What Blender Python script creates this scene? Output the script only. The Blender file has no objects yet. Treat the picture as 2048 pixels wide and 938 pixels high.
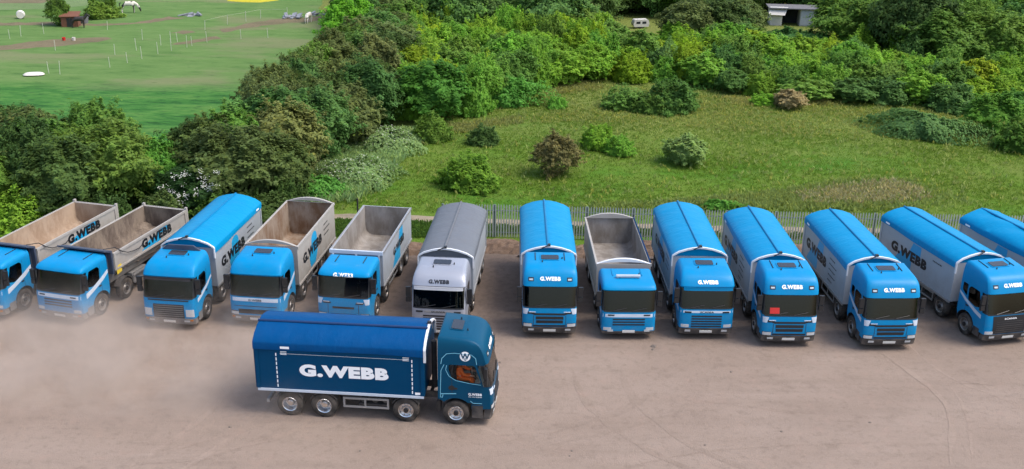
import bpy, bmesh, math, random
import numpy as np
from mathutils import Vector, Matrix
from mathutils.geometry import tessellate_polygon
R = math.radians
PI = math.pi
sc = bpy.context.scene
col = sc.collection

# ------------------------------------------------------------------ camera
CAM_H, CAM_P, CAM_R, CAM_F = 21.331, R(21.107), R(0.839), 2083.6 / 2048
cd = bpy.data.cameras.new('camera')
cam = bpy.data.objects.new('camera', cd)
col.objects.link(cam)
cd.sensor_width = 36
cd.lens = 36 * CAM_F
cd.clip_end = 3000
_fw = Vector((0, math.cos(CAM_P), -math.sin(CAM_P)))
_up = Vector((0, math.sin(CAM_P), math.cos(CAM_P)))
_rt = Vector((1, 0, 0))
_r2 = _rt * math.cos(CAM_R) + _up * math.sin(CAM_R)
_u2 = -_rt * math.sin(CAM_R) + _up * math.cos(CAM_R)
cam.matrix_world = Matrix(((_r2.x, _u2.x, -_fw.x, 0), (_r2.y, _u2.y, -_fw.y, 0), (_r2.z, _u2.z, -_fw.z, CAM_H), (0, 0, 0, 1)))
sc.camera = cam

# ------------------------------------------------------------------ sky, sun, exposure
SUN_EL, SUN_AZ = R(57), R(102)          # azimuth: 0 = along +Y (beyond the trucks), positive towards +X
w = bpy.data.worlds.new('World')
sc.world = w
w.use_nodes = True
nt = w.node_tree
bg = nt.nodes['Background']
sky = nt.nodes.new('ShaderNodeTexSky')
sky.sky_type = 'NISHITA'
sky.sun_disc = False
sky.sun_elevation = SUN_EL
sky.sun_rotation = SUN_AZ
sky.air_density = 1.0
sky.dust_density = 3.0
sky.ozone_density = 0.6
nt.links.new(sky.outputs[0], bg.inputs[0])
bg.inputs[1].default_value = 0.15
sd = bpy.data.lights.new('sun', 'SUN')
sd.energy = 1.45
sd.angle = R(28)
sd.color = (1.0, 0.95, 0.88)
sun = bpy.data.objects.new('sun', sd)
col.objects.link(sun)
_sdir = Vector((math.sin(SUN_AZ) * math.cos(SUN_EL), math.cos(SUN_AZ) * math.cos(SUN_EL), math.sin(SUN_EL)))
sun.rotation_euler = _sdir.to_track_quat('Z', 'Y').to_euler()
sun.location = (0, 60, 60)
vs = sc.view_settings
vs.view_transform = 'Standard'
vs.look = 'None'
vs.exposure = 1.05
vs.gamma = 1
vs.use_curve_mapping = False
sc.cycles.use_denoising = True
sc.cycles.max_bounces = 6
sc.cycles.transparent_max_bounces = 12
sc.cycles.volume_step_rate = 2
sc.cycles.volume_bounces = 1


def at(px, py, z=0.0):
    """the point at height z that the full-size photograph shows at (px, py)"""
    u = (px - 1024) / (2048 * CAM_F)
    v = (py - 469) / (2048 * CAM_F)
    d = _fw + _r2 * u - _u2 * v
    t = (z - CAM_H) / d.z
    p = d * t
    return Vector((p.x, p.y, z))


# ------------------------------------------------------------------ materials
def newmat(name):
    m = bpy.data.materials.new(name)
    m.use_nodes = True
    return m, m.node_tree, m.node_tree.nodes['Principled BSDF']


def N(t, typ, **kw):
    n = t.nodes.new(typ)
    for k, v in kw.items():
        setattr(n, k, v)
    return n


def noise(t, coord, scale, detail=4, rough=0.55, vec_scale=None):
    n = N(t, 'ShaderNodeTexNoise')
    n.inputs['Scale'].default_value = scale
    n.inputs['Detail'].default_value = detail
    n.inputs['Roughness'].default_value = rough
    if vec_scale:
        mp = N(t, 'ShaderNodeMapping')
        mp.inputs['Scale'].default_value = vec_scale
        t.links.new(coord, mp.inputs[0])
        coord = mp.outputs[0]
    t.links.new(coord, n.inputs['Vector'])
    return n.outputs['Fac']


def ramp(t, fac, stops):
    r = N(t, 'ShaderNodeValToRGB')
    e = r.color_ramp.elements
    while len(e) < len(stops):
        e.new(0.5)
    for el, (p, c) in zip(e, stops):
        el.position = p
        el.color = (*c, 1) if len(c) == 3 else c
    t.links.new(fac, r.inputs[0])
    return r.outputs[0]


def mix(t, fac, a, b, mode='MIX'):
    m = N(t, 'ShaderNodeMix', data_type='RGBA', blend_type=mode)
    for sock, v in ((m.inputs[0], fac), (m.inputs[6], a), (m.inputs[7], b)):
        if isinstance(v, (int, float)):
            sock.default_value = v
        elif isinstance(v, tuple):
            sock.default_value = (*v, 1)
        else:
            t.links.new(v, sock)
    return m.outputs[2]


def objco(t):
    return N(t, 'ShaderNodeTexCoord').outputs['Object']


def worldco(t):
    return N(t, 'ShaderNodeNewGeometry').outputs['Position']


def bump(t, b, h, strength=0.3, dist=0.02):
    n = N(t, 'ShaderNodeBump')
    n.inputs['Strength'].default_value = strength
    n.inputs['Distance'].default_value = dist
    t.links.new(h, n.inputs['Height'])
    t.links.new(n.outputs[0], b.inputs['Normal'])


DUST = (0.24, 0.195, 0.16)


def paint(name, c, rough=0.35, metal=0.0, dirt=0.35, spec=0.5, stain=None, low=1.5, scale=2.2, crease=0):
    """paint or metal, with road dust on its lower parts and blotches of grime"""
    m, t, b = newmat(name)
    co = objco(t)
    n1 = noise(t, co, scale, 6, 0.65)
    n2 = noise(t, co, 0.9, 3, 0.5)
    sep = N(t, 'ShaderNodeSeparateXYZ')
    t.links.new(co, sep.inputs[0])
    mr = N(t, 'ShaderNodeMapRange')
    mr.inputs[1].default_value = low
    mr.inputs[2].default_value = 0.3
    t.links.new(sep.outputs[2], mr.inputs[0])
    ad = N(t, 'ShaderNodeMath', operation='ADD')
    t.links.new(mr.outputs[0], ad.inputs[0])
    ad.inputs[1].default_value = 0.22
    mu = N(t, 'ShaderNodeMath', operation='MULTIPLY')
    t.links.new(ad.outputs[0], mu.inputs[0])
    t.links.new(ramp(t, n1, [(0.38, (0, 0, 0)), (0.72, (1, 1, 1))]), mu.inputs[1])
    m2 = N(t, 'ShaderNodeMath', operation='MULTIPLY')
    t.links.new(mu.outputs[0], m2.inputs[0])
    m2.inputs[1].default_value = dirt
    c1 = mix(t, n2, tuple(x * 0.90 for x in c), tuple(min(1, x * 1.08) for x in c))
    c2 = mix(t, m2.outputs[0], c1, DUST)
    if stain:
        n3 = noise(t, co, 1.4, 7, 0.7, (1, 1, 0.5))
        c2 = mix(t, ramp(t, n3, [(0.42, (0, 0, 0)), (0.62, (1, 1, 1))]), c2, stain)
    t.links.new(c2, b.inputs['Base Color'])
    b.inputs['Metallic'].default_value = metal
    rr = N(t, 'ShaderNodeMapRange')
    rr.inputs[3].default_value = rough * 0.8
    rr.inputs[4].default_value = min(1, rough * 1.5)
    t.links.new(n1, rr.inputs[0])
    t.links.new(rr.outputs[0], b.inputs['Roughness'])
    b.inputs['Specular IOR Level'].default_value = spec
    if crease:
        bump(t, b, noise(t, co, 1.3, 4, .6, (1.0, 1.6, 1.0)), crease, .12)
    return m


def flat(name, c, rough=0.6, metal=0.0, var=0.15, scale=3.0, emit=0):
    m, t, b = newmat(name)
    n1 = noise(t, objco(t), scale, 5, 0.6)
    t.links.new(mix(t, n1, tuple(x * (1 - var) for x in c), tuple(min(1, x * (1 + var)) for x in c)), b.inputs['Base Color'])
    b.inputs['Roughness'].default_value = rough
    b.inputs['Metallic'].default_value = metal
    return m


def glass(name, tint, refl=1.0):
    m, t, b = newmat(name)
    t.nodes.remove(b)
    out = t.nodes['Material Output']
    tr = N(t, 'ShaderNodeBsdfTransparent')
    tr.inputs[0].default_value = (*tint, 1)
    gl = N(t, 'ShaderNodeBsdfGlossy')
    gl.inputs['Roughness'].default_value = 0.04
    gl.inputs[0].default_value = (refl, refl, refl, 1)
    fr = N(t, 'ShaderNodeFresnel')
    fr.inputs[0].default_value = 1.5
    mx = N(t, 'ShaderNodeMixShader')
    t.links.new(fr.outputs[0], mx.inputs[0])
    t.links.new(tr.outputs[0], mx.inputs[1])
    t.links.new(gl.outputs[0], mx.inputs[2])
    t.links.new(mx.outputs[0], out.inputs[0])
    return m


M = {}
M['blue'] = paint('blue_paint', (0.0, 0.200, 0.43), 0.32, dirt=0.20, spec=0.14)
M['sheetblue'] = paint('blue_sheet', (0.0, 0.205, 0.415), 0.33, dirt=0.02, spec=0.1, crease=.35)
M['teal'] = paint('teal_paint', (0.0, 0.054, 0.112), 0.32, dirt=0.03, spec=0.15)
M['tealbody'] = paint('dark_teal_body', (0.0, 0.046, 0.115), 0.45, dirt=0.03, spec=0.08)
M['navysheet'] = paint('navy_sheet', (0.0, 0.054, 0.175), 0.4, dirt=0.05, spec=0.08, crease=.35)
M['sheetblue_tube'] = paint('blue_roll_tube', (0.0, 0.15, 0.33), 0.35, dirt=0.02, spec=.2)
M['navysheet_tube'] = paint('navy_roll_tube', (0, 0.0243, 0.0972), 0.4, dirt=0.06)
M['greysheet_tube'] = paint('grey_roll_tube', (0.1053, 0.1094, 0.1215), 0.4, dirt=0.06)
M['silver'] = paint('silver_paint', (0.31, 0.33, 0.38), 0.3, 0.3, dirt=0.25)
M['greysheet'] = paint('grey_sheet', (0.115, 0.125, 0.142), 0.45, dirt=0.12, spec=0.3, crease=.35)
M['alloy'] = paint('alloy_body', (0.35, 0.385, 0.425), 0.5, 0.2, dirt=0.35, low=2.6)
M['alloydirty'] = paint('dusty_alloy_body', (0.3402, 0.324, 0.2997), 0.6, 0.1, dirt=0.7, low=3.0)
M['rust'] = paint('rusty_body_inside', (0.243, 0.1903, 0.1458), 0.8, dirt=0.5, stain=(0.1377, 0.07695, 0.0405), low=3.4)
M['worn'] = paint('worn_alloy_inside', (0.2673, 0.2511, 0.2349), 0.6, 0.15, dirt=0.6, stain=(0.162, 0.1417, 0.1215), low=3.4)
M['mud'] = paint('muddy_body_inside', (0.162, 0.1255, 0.09315), 0.9, dirt=0.5, stain=(0.06885, 0.0486, 0.03645), low=3.4, scale=4)
M['sand'] = paint('sandy_body_inside', (0.324, 0.2389, 0.1661), 0.9, dirt=0.5, stain=(0.2268, 0.1539, 0.1013), low=3.4, scale=3)
M['navyboard'] = paint('dark_headboard', (0.03645, 0.05265, 0.0891), 0.45, dirt=0.4, low=2.8)
M['white'] = paint('white_trim', (0.6318, 0.648, 0.6723), 0.4, dirt=0.2)
M['stripe'] = paint('white_stripe', (0.50, 0.56, 0.64), 0.35, dirt=0.2)
M['cyan'] = flat('light_blue_line', (0.1782, 0.5022, 0.648), 0.4)
M['graphic'] = flat('blue_graphic', (0.0081, 0.2916, 0.5508), 0.45, var=0.08)
M['ink'] = flat('black_lettering', (0.00648, 0.00729, 0.01134), 0.5)
M['wlet'] = flat('white_lettering', (0.86, 0.87, 0.88), 0.45, var=0.03)
M['black'] = flat('black_plastic', (0.01377, 0.01458, 0.0162), 0.45)
M['grille'] = flat('grille_mesh_black', (0.00972, 0.01053, 0.01296), 0.5)
M['bumper'] = paint('dark_bumper', (0.01782, 0.01944, 0.02268), 0.55, dirt=0.45, low=1.2)
M['greybumper'] = paint('grey_bumper', (0.1296, 0.1255, 0.1255), 0.6, dirt=0.6, low=1.4)
M['chassis'] = paint('chassis_paint', (0.0243, 0.02592, 0.02916), 0.7, dirt=0.7)
M['steel'] = paint('galvanised_steel', (0.3402, 0.3402, 0.3402), 0.45, 0.5, dirt=0.5)
M['tyre'] = paint('tyre_rubber', (0.01134, 0.01134, 0.01134), 0.75, dirt=0.35, low=0.9, spec=0.3)
M['rim'] = paint('wheel_metal', (0.3645, 0.3564, 0.3483), 0.35, 0.7, dirt=0.8, low=1.4)
M['chrome'] = flat('polished_wheel', (0.66, 0.66, 0.67), 0.24, 1.0, 0.06)
M['lamp'] = flat('headlamp_lens', (0.50, 0.53, 0.55), 0.12, 0.2, 0.08)
M['amber'] = flat('amber_lens', (0.5265, 0.162, 0.0081), 0.25)
M['redlens'] = flat('red_lens', (0.2835, 0.00972, 0.0081), 0.3)
M['plate'] = flat('number_plate_white', (0.6075, 0.6075, 0.5832), 0.4, var=0.05)
M['yellow'] = flat('yellow_sticker', (0.6075, 0.4455, 0.0405), 0.5, var=0.05)
M['redcard'] = flat('red_placard', (0.5022, 0.0162, 0.01215), 0.5, var=0.05)
M['glass'] = glass('windscreen_glass', (0.17, 0.225, 0.23), .8)
M['sideglass'] = glass('side_glass', (0.36, 0.40, 0.40))
M['clearglass'] = glass('clear_side_glass', (0.97, 0.97, 0.97), .22)
M['hatch'] = flat('roof_hatch_tint', (0.0243, 0.02835, 0.03645), 0.25)
M['interior'] = flat('cab_interior', (0.07, 0.07, 0.072), 0.8)
M['interiorbounce'] = flat('bounce_cab_lining', (0.36, 0.34, 0.32), 0.8)  # moving truck's lining, made paler to bounce light onto the driver
M['interior2'] = flat('cab_seat_cloth', (0.12, 0.12, 0.13), 0.9)


# ------------------------------------------------------------------ mesh building
def link(name, me, parent=None, loc=None):
    o = bpy.data.objects.new(name, me)
    col.objects.link(o)
    if parent:
        o.parent = parent
    if loc is not None:
        o.location = loc
    return o


def empty(name, loc=(0, 0, 0), rz=0.0):
    o = bpy.data.objects.new(name, None)
    col.objects.link(o)
    o.location = loc
    o.rotation_euler = (0, 0, rz)
    o.empty_display_size = 0.5
    return o


def tag(o, label=None, cat=None, group=None, kind=None):
    if label:
        o['label'] = label
    if cat:
        o['category'] = cat
    if group:
        o['group'] = group
    if kind:
        o['kind'] = kind
    return o


class MB:
    def __init__(s):
        s.v = []
        s.f = []

    def add(s, vs_, fs_):
        k = len(s.v)
        s.v += [tuple(p) for p in vs_]
        s.f += [tuple(i + k for i in f) for f in fs_]
        return s

    def box(s, x0, x1, y0, y1, z0, z1):
        return s.add([(x0, y0, z0), (x1, y0, z0), (x1, y1, z0), (x0, y1, z0), (x0, y0, z1), (x1, y0, z1), (x1, y1, z1), (x0, y1, z1)],
                     [(0, 3, 2, 1), (4, 5, 6, 7), (0, 1, 5, 4), (1, 2, 6, 5), (2, 3, 7, 6), (3, 0, 4, 7)])

    def tube(s, pts, r, n=8, cap=True):
        pts = [Vector(p) for p in pts]
        rs = r if isinstance(r, (list, tuple)) else [r] * len(pts)
        k = len(s.v)
        prev = None
        for i, p in enumerate(pts):
            d = (pts[min(i + 1, len(pts) - 1)] - pts[max(i - 1, 0)]).normalized()
            a = Vector((0, 0, 1)) if abs(d.z) < 0.9 else Vector((1, 0, 0))
            if prev is not None:
                a = prev
            u = (a - d * a.dot(d)).normalized()
            prev = u
            v = d.cross(u)
            for j in range(n):
                t = 2 * PI * j / n
                s.v.append(tuple(p + (u * math.cos(t) + v * math.sin(t)) * rs[i]))
        for i in range(len(pts) - 1):
            for j in range(n):
                a, b = k + i * n + j, k + i * n + (j + 1) % n
                s.f.append((a, b, b + n, a + n))
        if cap:
            s.f.append(tuple(k + j for j in reversed(range(n))))
            s.f.append(tuple(k + (len(pts) - 1) * n + j for j in range(n)))
        return s

    def lathe(s, prof, c, axis='x', n=28):
        """prof: (offset along the axis, radius)"""
        k = len(s.v)
        for a, r in prof:
            for j in range(n):
                t = 2 * PI * j / n
                p, q = r * math.cos(t), r * math.sin(t)
                s.v.append({'x': (c[0] + a, c[1] + p, c[2] + q), 'y': (c[0] + p, c[1] + a, c[2] + q), 'z': (c[0] + p, c[1] + q, c[2] + a)}[axis])
        for i in range(len(prof) - 1):
            for j in range(n):
                a, b = k + i * n + j, k + i * n + (j + 1) % n
                s.f.append((a, b, b + n, a + n))
        return s

    def poly(s, pts3, back=None):
        """flat polygon, with a second copy and a rim when back (an offset) is given"""
        n = len(pts3)
        k = len(s.v)
        s.v += [tuple(p) for p in pts3]
        tris = tessellate_polygon([[Vector(p) for p in pts3]])
        s.f += [tuple(k + i for i in t) for t in tris]
        if back is not None:
            b = Vector(back)
            s.v += [tuple(Vector(p) + b) for p in pts3]
            s.f += [tuple(k + n + i for i in reversed(t)) for t in tris]
            for i in range(n):
                j = (i + 1) % n
                s.f.append((k + i, k + j, k + n + j, k + n + i))
        return s

    def grid(s, fn, nu, nv):
        k = len(s.v)
        for j in range(nv + 1):
            for i in range(nu + 1):
                s.v.append(tuple(fn(i / nu, j / nv)))
        for j in range(nv):
            for i in range(nu):
                a = k + j * (nu + 1) + i
                s.f.append((a, a + 1, a + nu + 2, a + nu + 1))
        return s

    def mesh(s, name, mat=None, smooth=False, bevel=0.0, weld=True):
        me = bpy.data.meshes.new(name)
        me.from_pydata(s.v, [], s.f)
        bm = bmesh.new()
        bm.from_mesh(me)
        if weld:
            bmesh.ops.remove_doubles(bm, verts=bm.verts, dist=0.0006)
        bmesh.ops.recalc_face_normals(bm, faces=bm.faces)
        if bevel:
            es = [e for e in bm.edges if len(e.link_faces) == 2 and e.calc_face_angle(0) > R(40)]
            bmesh.ops.bevel(bm, geom=es, offset=bevel, segments=2, affect='EDGES', clamp_overlap=True)
        if smooth:
            for f in bm.faces:
                f.smooth = True
            for e in bm.edges:
                if len(e.link_faces) == 2 and e.calc_face_angle(0) > R(38):
                    e.smooth = False
        bm.to_mesh(me)
        bm.free()
        if mat:
            me.materials.append(mat)
        return me

    def build(s, name, mat, parent=None, smooth=False, bevel=0.0, loc=None):
        return link(name, s.mesh(name, mat, smooth, bevel), parent, loc)


_txt = {}


def text_tris(body, bold=0.028, sx=1.3):
    key = (body, bold, sx)
    if key in _txt:
        return _txt[key]
    cu = bpy.data.curves.new('txt', 'FONT')
    cu.body = body
    cu.size = 1
    cu.offset = bold
    cu.space_character = 1.02 + bold * 1.6
    cu.resolution_u = 4
    ob = bpy.data.objects.new('txt', cu)
    col.objects.link(ob)
    bpy.context.view_layer.update()
    me = bpy.data.meshes.new_from_object(ob.evaluated_get(bpy.context.evaluated_depsgraph_get()))
    vv = np.array([v.co[:2] for v in me.vertices])
    ff = [tuple(p.vertices) for p in me.polygons]
    vv[:, 0] *= sx
    lo, hi = vv.min(0), vv.max(0)
    vv = (vv - (lo + hi) / 2) / (hi[1] - lo[1])
    bpy.data.objects.remove(ob)
    bpy.data.curves.remove(cu)
    bpy.data.meshes.remove(me)
    _txt[key] = (vv, ff)
    return _txt[key]


def text_on(mb, body, h, fn, width=None, bold=0.028, sx=1.3):
    """letters h metres tall, each point (u, v) sent through fn to 3-D"""
    vv, ff = text_tris(body, bold, sx)
    k = h
    kx = h if not width else width / (vv[:, 0].max() - vv[:, 0].min())
    mb.add([fn(u * kx, v * k) for u, v in vv], ff)
    return mb


def skin_mesh(name, verts, edges, radii, mat, sub=2, root=0):
    me = bpy.data.meshes.new(name)
    me.from_pydata(verts, edges, [])
    ob = bpy.data.objects.new('tmp', me)
    col.objects.link(ob)
    md = ob.modifiers.new('s', 'SKIN')
    for i, r in enumerate(radii):
        rr = r if isinstance(r, tuple) else (r, r)
        me.skin_vertices[0].data[i].radius = rr
    me.skin_vertices[0].data[root].use_root = True
    md.use_smooth_shade = True
    sb = ob.modifiers.new('u', 'SUBSURF')
    sb.levels = sub
    sb.render_levels = sub
    bpy.context.view_layer.update()
    out = bpy.data.meshes.new_from_object(ob.evaluated_get(bpy.context.evaluated_depsgraph_get()))
    out.name = name
    bpy.data.objects.remove(ob)
    out.materials.clear()
    out.materials.append(mat)
    return out


# ------------------------------------------------------------------ the ground
def sheet(name, pts, mat, z, kind='structure', sub=0):
    mb = MB().poly([(x, y, z) for x, y in pts])
    o = mb.build(name, mat)
    return tag(o, kind=kind)


def ground_mat():
    m, t, b = newmat('meadow_grass')
    co = worldco(t)
    a = noise(t, co, 0.07, 5, 0.6)
    bn = noise(t, co, 0.5, 6, 0.7)
    c = noise(t, co, 6.0, 4, 0.7, (1, 0.6, 1))
    c1 = ramp(t, a, [(0.38, (0.052, 0.152, 0.012)), (0.50, (0.082, 0.160, 0.014)), (0.62, (0.112, 0.162, 0.026))])
    # drier, yellower grass further from the fence
    sp_ = N(t, 'ShaderNodeSeparateXYZ')
    t.links.new(co, sp_.inputs[0])
    ma = N(t, 'ShaderNodeMath', operation='MULTIPLY_ADD')
    t.links.new(bn, ma.inputs[0])
    ma.inputs[1].default_value = 16
    t.links.new(sp_.outputs[1], ma.inputs[2])
    mr = N(t, 'ShaderNodeMapRange', interpolation_type='SMOOTHSTEP')
    mr.inputs[1].default_value = 74
    mr.inputs[2].default_value = 96
    mr.inputs[4].default_value = .8
    t.links.new(ma.outputs[0], mr.inputs[0])
    c1 = mix(t, mr.outputs[0], c1, (0.165, 0.185, 0.050))
    c2 = mix(t, ramp(t, bn, [(0.38, (0, 0, 0)), (0.7, (0.6, 0.6, 0.6))]), c1, (0.125, 0.155, 0.036))
    c3 = mix(t, ramp(t, bn, [(0.25, (0.40, 0.40, 0.40)), (0.42, (0, 0, 0))]), c2, (0.0387, 0.086, 0.01548))
    c4 = mix(t, ramp(t, c, [(0.35, (0.18, 0.18, 0.18)), (0.55, (0, 0, 0))]), c3, (0.0258, 0.0602, 0.01032))
    t.links.new(c4, b.inputs['Base Color'])
    b.inputs['Roughness'].default_value = 0.95
    b.inputs['Specular IOR Level'].default_value = 0.1
    bump(t, b, c, 0.9, 0.15)
    return m


def field_mat():
    m, t, b = newmat('paddock_grass')
    co = worldco(t)
    a = noise(t, co, 0.05, 5, 0.6, (1, 2.2, 1))
    bn = noise(t, co, 0.35, 6, 0.7, (0.6, 1.6, 1))
    sep = N(t, 'ShaderNodeSeparateXYZ')
    t.links.new(co, sep.inputs[0])
    mr = N(t, 'ShaderNodeMapRange')
    mr.inputs[1].default_value = 91
    mr.inputs[2].default_value = 95
    ad = N(t, 'ShaderNodeMath', operation='MULTIPLY_ADD')
    t.links.new(a, ad.inputs[0])
    ad.inputs[1].default_value = 5.0
    t.links.new(sep.outputs[1], ad.inputs[2])
    t.links.new(ad.outputs[0], mr.inputs[0])
    near = ramp(t, bn, [(0.32, (0.012, 0.055, 0.012)), (0.43, (0.032, 0.118, 0.022)), (0.54, (0.054, 0.152, 0.030)), (0.70, (0.088, 0.172, 0.040))])
    tus = noise(t, co, 1.3, 4, .6, (.7, 2.0, 1))
    near = mix(t, ramp(t, tus, [(0.34, (.75, .75, .75)), (0.46, (0, 0, 0))]), near, (.010, .052, .016))
    near = mix(t, ramp(t, tus, [(0.54, (0, 0, 0)), (0.70, (.5, .5, .5))]), near, (.085, .185, .045))
    far = ramp(t, bn, [(0.26, (0.030, 0.080, 0.020)), (0.42, (0.080, 0.150, 0.040)), (0.58, (0.100, 0.172, 0.050)), (0.74, (0.135, 0.180, 0.068))])
    far = mix(t, ramp(t, a, [(0.52, (0, 0, 0)), (0.62, (0.7, 0.7, 0.7))]), far, (0.150, 0.158, 0.080))
    far = mix(t, ramp(t, tus, [(0.30, (.6, .6, .6)), (0.38, (0, 0, 0))]), far, (.035, .075, .020))
    t.links.new(mix(t, mr.outputs[0], near, far), b.inputs['Base Color'])
    b.inputs['Roughness'].default_value = 0.95
    b.inputs['Specular IOR Level'].default_value = 0.1
    bump(t, b, bn, 0.6, 0.3)
    return m


def earth_mat(name, c1, c2, c3, s=0.25, dark=None):
    m, t, b = newmat(name)
    co = worldco(t)
    a = noise(t, co, s, 6, 0.62, (0.7, 1.4, 1))
    f = noise(t, co, 3.0, 6, 0.7)
    g = noise(t, co, 22.0, 3, 0.6)
    st = noise(t, co, 0.5, 5, 0.65, (0.25, 2.4, 1))
    c = ramp(t, a, [(0.30, c1), (0.5, c2), (0.70, c3)])
    c = mix(t, ramp(t, st, [(0.36, (0.22, 0.22, 0.22)), (0.5, (0, 0, 0))]), c, tuple(x * 0.78 for x in c1))
    c = mix(t, ramp(t, f, [(0.30, (0.55, 0.55, 0.55)), (0.48, (0, 0, 0))]), c, tuple(x * 0.74 for x in c1))
    c = mix(t, ramp(t, f, [(0.62, (0, 0, 0)), (0.78, (0.5, 0.5, 0.5))]), c, tuple(min(1, x * 1.18) for x in c3))
    c = mix(t, ramp(t, g, [(0.60, (0, 0, 0)), (0.74, (0.6, 0.6, 0.6))]), c, tuple(min(1, x * 1.3) for x in c3))
    c = mix(t, ramp(t, g, [(0.28, (0.6, 0.6, 0.6)), (0.40, (0, 0, 0))]), c, tuple(x * 0.62 for x in c1))
    p2 = noise(t, co, 0.85, 7, 0.75)
    c = mix(t, ramp(t, p2, [(0.34, (0.45, 0.45, 0.45)), (0.46, (0, 0, 0))]), c, tuple(x * 0.72 for x in c1))
    c = mix(t, ramp(t, p2, [(0.56, (0, 0, 0)), (0.68, (0.35, 0.35, 0.35))]), c, (c3[0] * 1.12, c3[1] * 1.0, c3[2] * .98))
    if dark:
        # trodden earth where the lorries always stand, with the shade between them painted in
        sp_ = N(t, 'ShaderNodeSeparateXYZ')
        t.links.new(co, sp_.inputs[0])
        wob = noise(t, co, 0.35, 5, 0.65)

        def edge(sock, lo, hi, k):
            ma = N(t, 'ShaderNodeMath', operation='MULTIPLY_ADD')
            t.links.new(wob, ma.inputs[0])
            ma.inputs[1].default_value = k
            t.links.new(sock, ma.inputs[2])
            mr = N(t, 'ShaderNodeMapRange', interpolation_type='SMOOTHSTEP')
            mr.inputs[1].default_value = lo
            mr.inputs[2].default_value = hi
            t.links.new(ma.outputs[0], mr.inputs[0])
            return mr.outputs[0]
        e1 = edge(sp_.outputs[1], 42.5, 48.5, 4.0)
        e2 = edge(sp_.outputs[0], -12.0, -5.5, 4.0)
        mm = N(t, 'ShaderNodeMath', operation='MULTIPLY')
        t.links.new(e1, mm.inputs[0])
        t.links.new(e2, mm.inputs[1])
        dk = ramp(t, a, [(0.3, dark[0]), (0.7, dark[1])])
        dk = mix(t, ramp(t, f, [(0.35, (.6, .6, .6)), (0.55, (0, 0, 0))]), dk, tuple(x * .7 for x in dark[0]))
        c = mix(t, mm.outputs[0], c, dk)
    t.links.new(c, b.inputs['Base Color'])
    b.inputs['Roughness'].default_value = 0.92
    b.inputs['Specular IOR Level'].default_value = 0.2
    ad = N(t, 'ShaderNodeMath', operation='ADD')
    t.links.new(f, ad.inputs[0])
    t.links.new(g, ad.inputs[1])
    bump(t, b, ad.outputs[0], 0.5, 0.05)
    return m


M['ground'] = ground_mat()
M['field'] = field_mat()
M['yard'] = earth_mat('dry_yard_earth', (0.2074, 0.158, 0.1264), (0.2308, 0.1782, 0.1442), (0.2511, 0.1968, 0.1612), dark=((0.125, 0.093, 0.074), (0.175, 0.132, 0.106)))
M['bank'] = earth_mat('brown_rubble_earth', (0.0891, 0.05832, 0.0405), (0.1377, 0.09315, 0.06642), (0.1863, 0.1337, 0.0972), 1.2)
M['path'] = earth_mat('trodden_path', (0.1782, 0.1458, 0.1013), (0.243, 0.2025, 0.1458), (0.2754, 0.2349, 0.1701), 0.8)
M['bare'] = earth_mat('bare_paddock_earth', (0.1053, 0.09315, 0.0486), (0.1377, 0.1134, 0.0648), (0.162, 0.1296, 0.07695), 0.3)
M['rut'] = earth_mat('pale_wheel_track', (0.222, 0.169, 0.136), (0.244, 0.188, 0.152), (0.262, 0.205, 0.168), 0.5)
M['rutdark'] = earth_mat('dark_wheel_track', (0.200, 0.153, 0.122), (0.222, 0.171, 0.138), (0.244, 0.191, 0.156), 0.5)

rng = random.Random(5)
sheet('ground', [(-900, -300), (900, -300), (900, 1500), (-900, 1500)], M['ground'], 0.0)


def wavy(pts, step, amp, seed):
    """the outline with its edges broken up"""
    r = random.Random(seed)
    out = []
    for i in range(len(pts)):
        a, b = Vector(pts[i]), Vector(pts[(i + 1) % len(pts)])
        n = max(1, int((b - a).length / step))
        for k in range(n):
            p = a.lerp(b, k / n)
            out.append((p.x + r.uniform(-amp, amp), p.y + r.uniform(-amp, amp)))
    return out


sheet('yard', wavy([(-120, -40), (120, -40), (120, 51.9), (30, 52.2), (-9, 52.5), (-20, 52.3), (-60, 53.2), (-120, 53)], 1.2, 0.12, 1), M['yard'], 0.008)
sheet('path', wavy([(-15.5, 57.2), (-8, 57.4), (0, 56.6), (14, 55.9), (45, 55.9), (45, 57.0), (14, 57.1), (0, 57.7), (-8, 58.3), (-15.5, 58.0)], 0.8, 0.10, 3), M['path'], 0.008)
sheet('field', wavy([(-400, 60), (-21, 62), (-20.5, 80), (-22, 118), (-26, 141), (-30, 300), (-400, 300)], 3, 0.5, 4), M['field'], 0.006)


def track(name, pts, wd, mat, z):
    """a wheel track: a ribbon laid on the ground"""
    pts = [Vector(p) for p in pts]
    sm = []
    for i in range(len(pts) - 1):
        p0, p1, p2, p3 = pts[max(i - 1, 0)], pts[i], pts[i + 1], pts[min(i + 2, len(pts) - 1)]
        for k in range(8):
            t = k / 8
            sm.append(0.5 * ((2 * p1) + (p2 - p0) * t + (2 * p0 - 5 * p1 + 4 * p2 - p3) * t * t + (3 * p1 - p0 - 3 * p2 + p3) * t ** 3))
    sm.append(pts[-1])
    mb = MB()
    r = random.Random(len(name) + int(pts[0].x * 10))
    vs_ = []
    for i, p in enumerate(sm):
        d = (sm[min(i + 1, len(sm) - 1)] - sm[max(i - 1, 0)]).normalized()
        nrm = Vector((-d.y, d.x))
        e = min(1, i / 5, (len(sm) - 1 - i) / 5)
        h = wd / 2 * max(0.08, e) * r.uniform(0.35, 1.2)
        q = p + nrm * r.uniform(-0.03, 0.03)
        vs_ += [(q.x + nrm.x * h, q.y + nrm.y * h, z), (q.x - nrm.x * h, q.y - nrm.y * h, z)]
    mb.add(vs_, [(2 * i, 2 * i + 1, 2 * i + 3, 2 * i + 2) for i in range(len(sm) - 1)])
    return tag(mb.build(name, mat), kind='structure')


def gp(*pp):
    return [at(*p).xy for p in pp]


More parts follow.
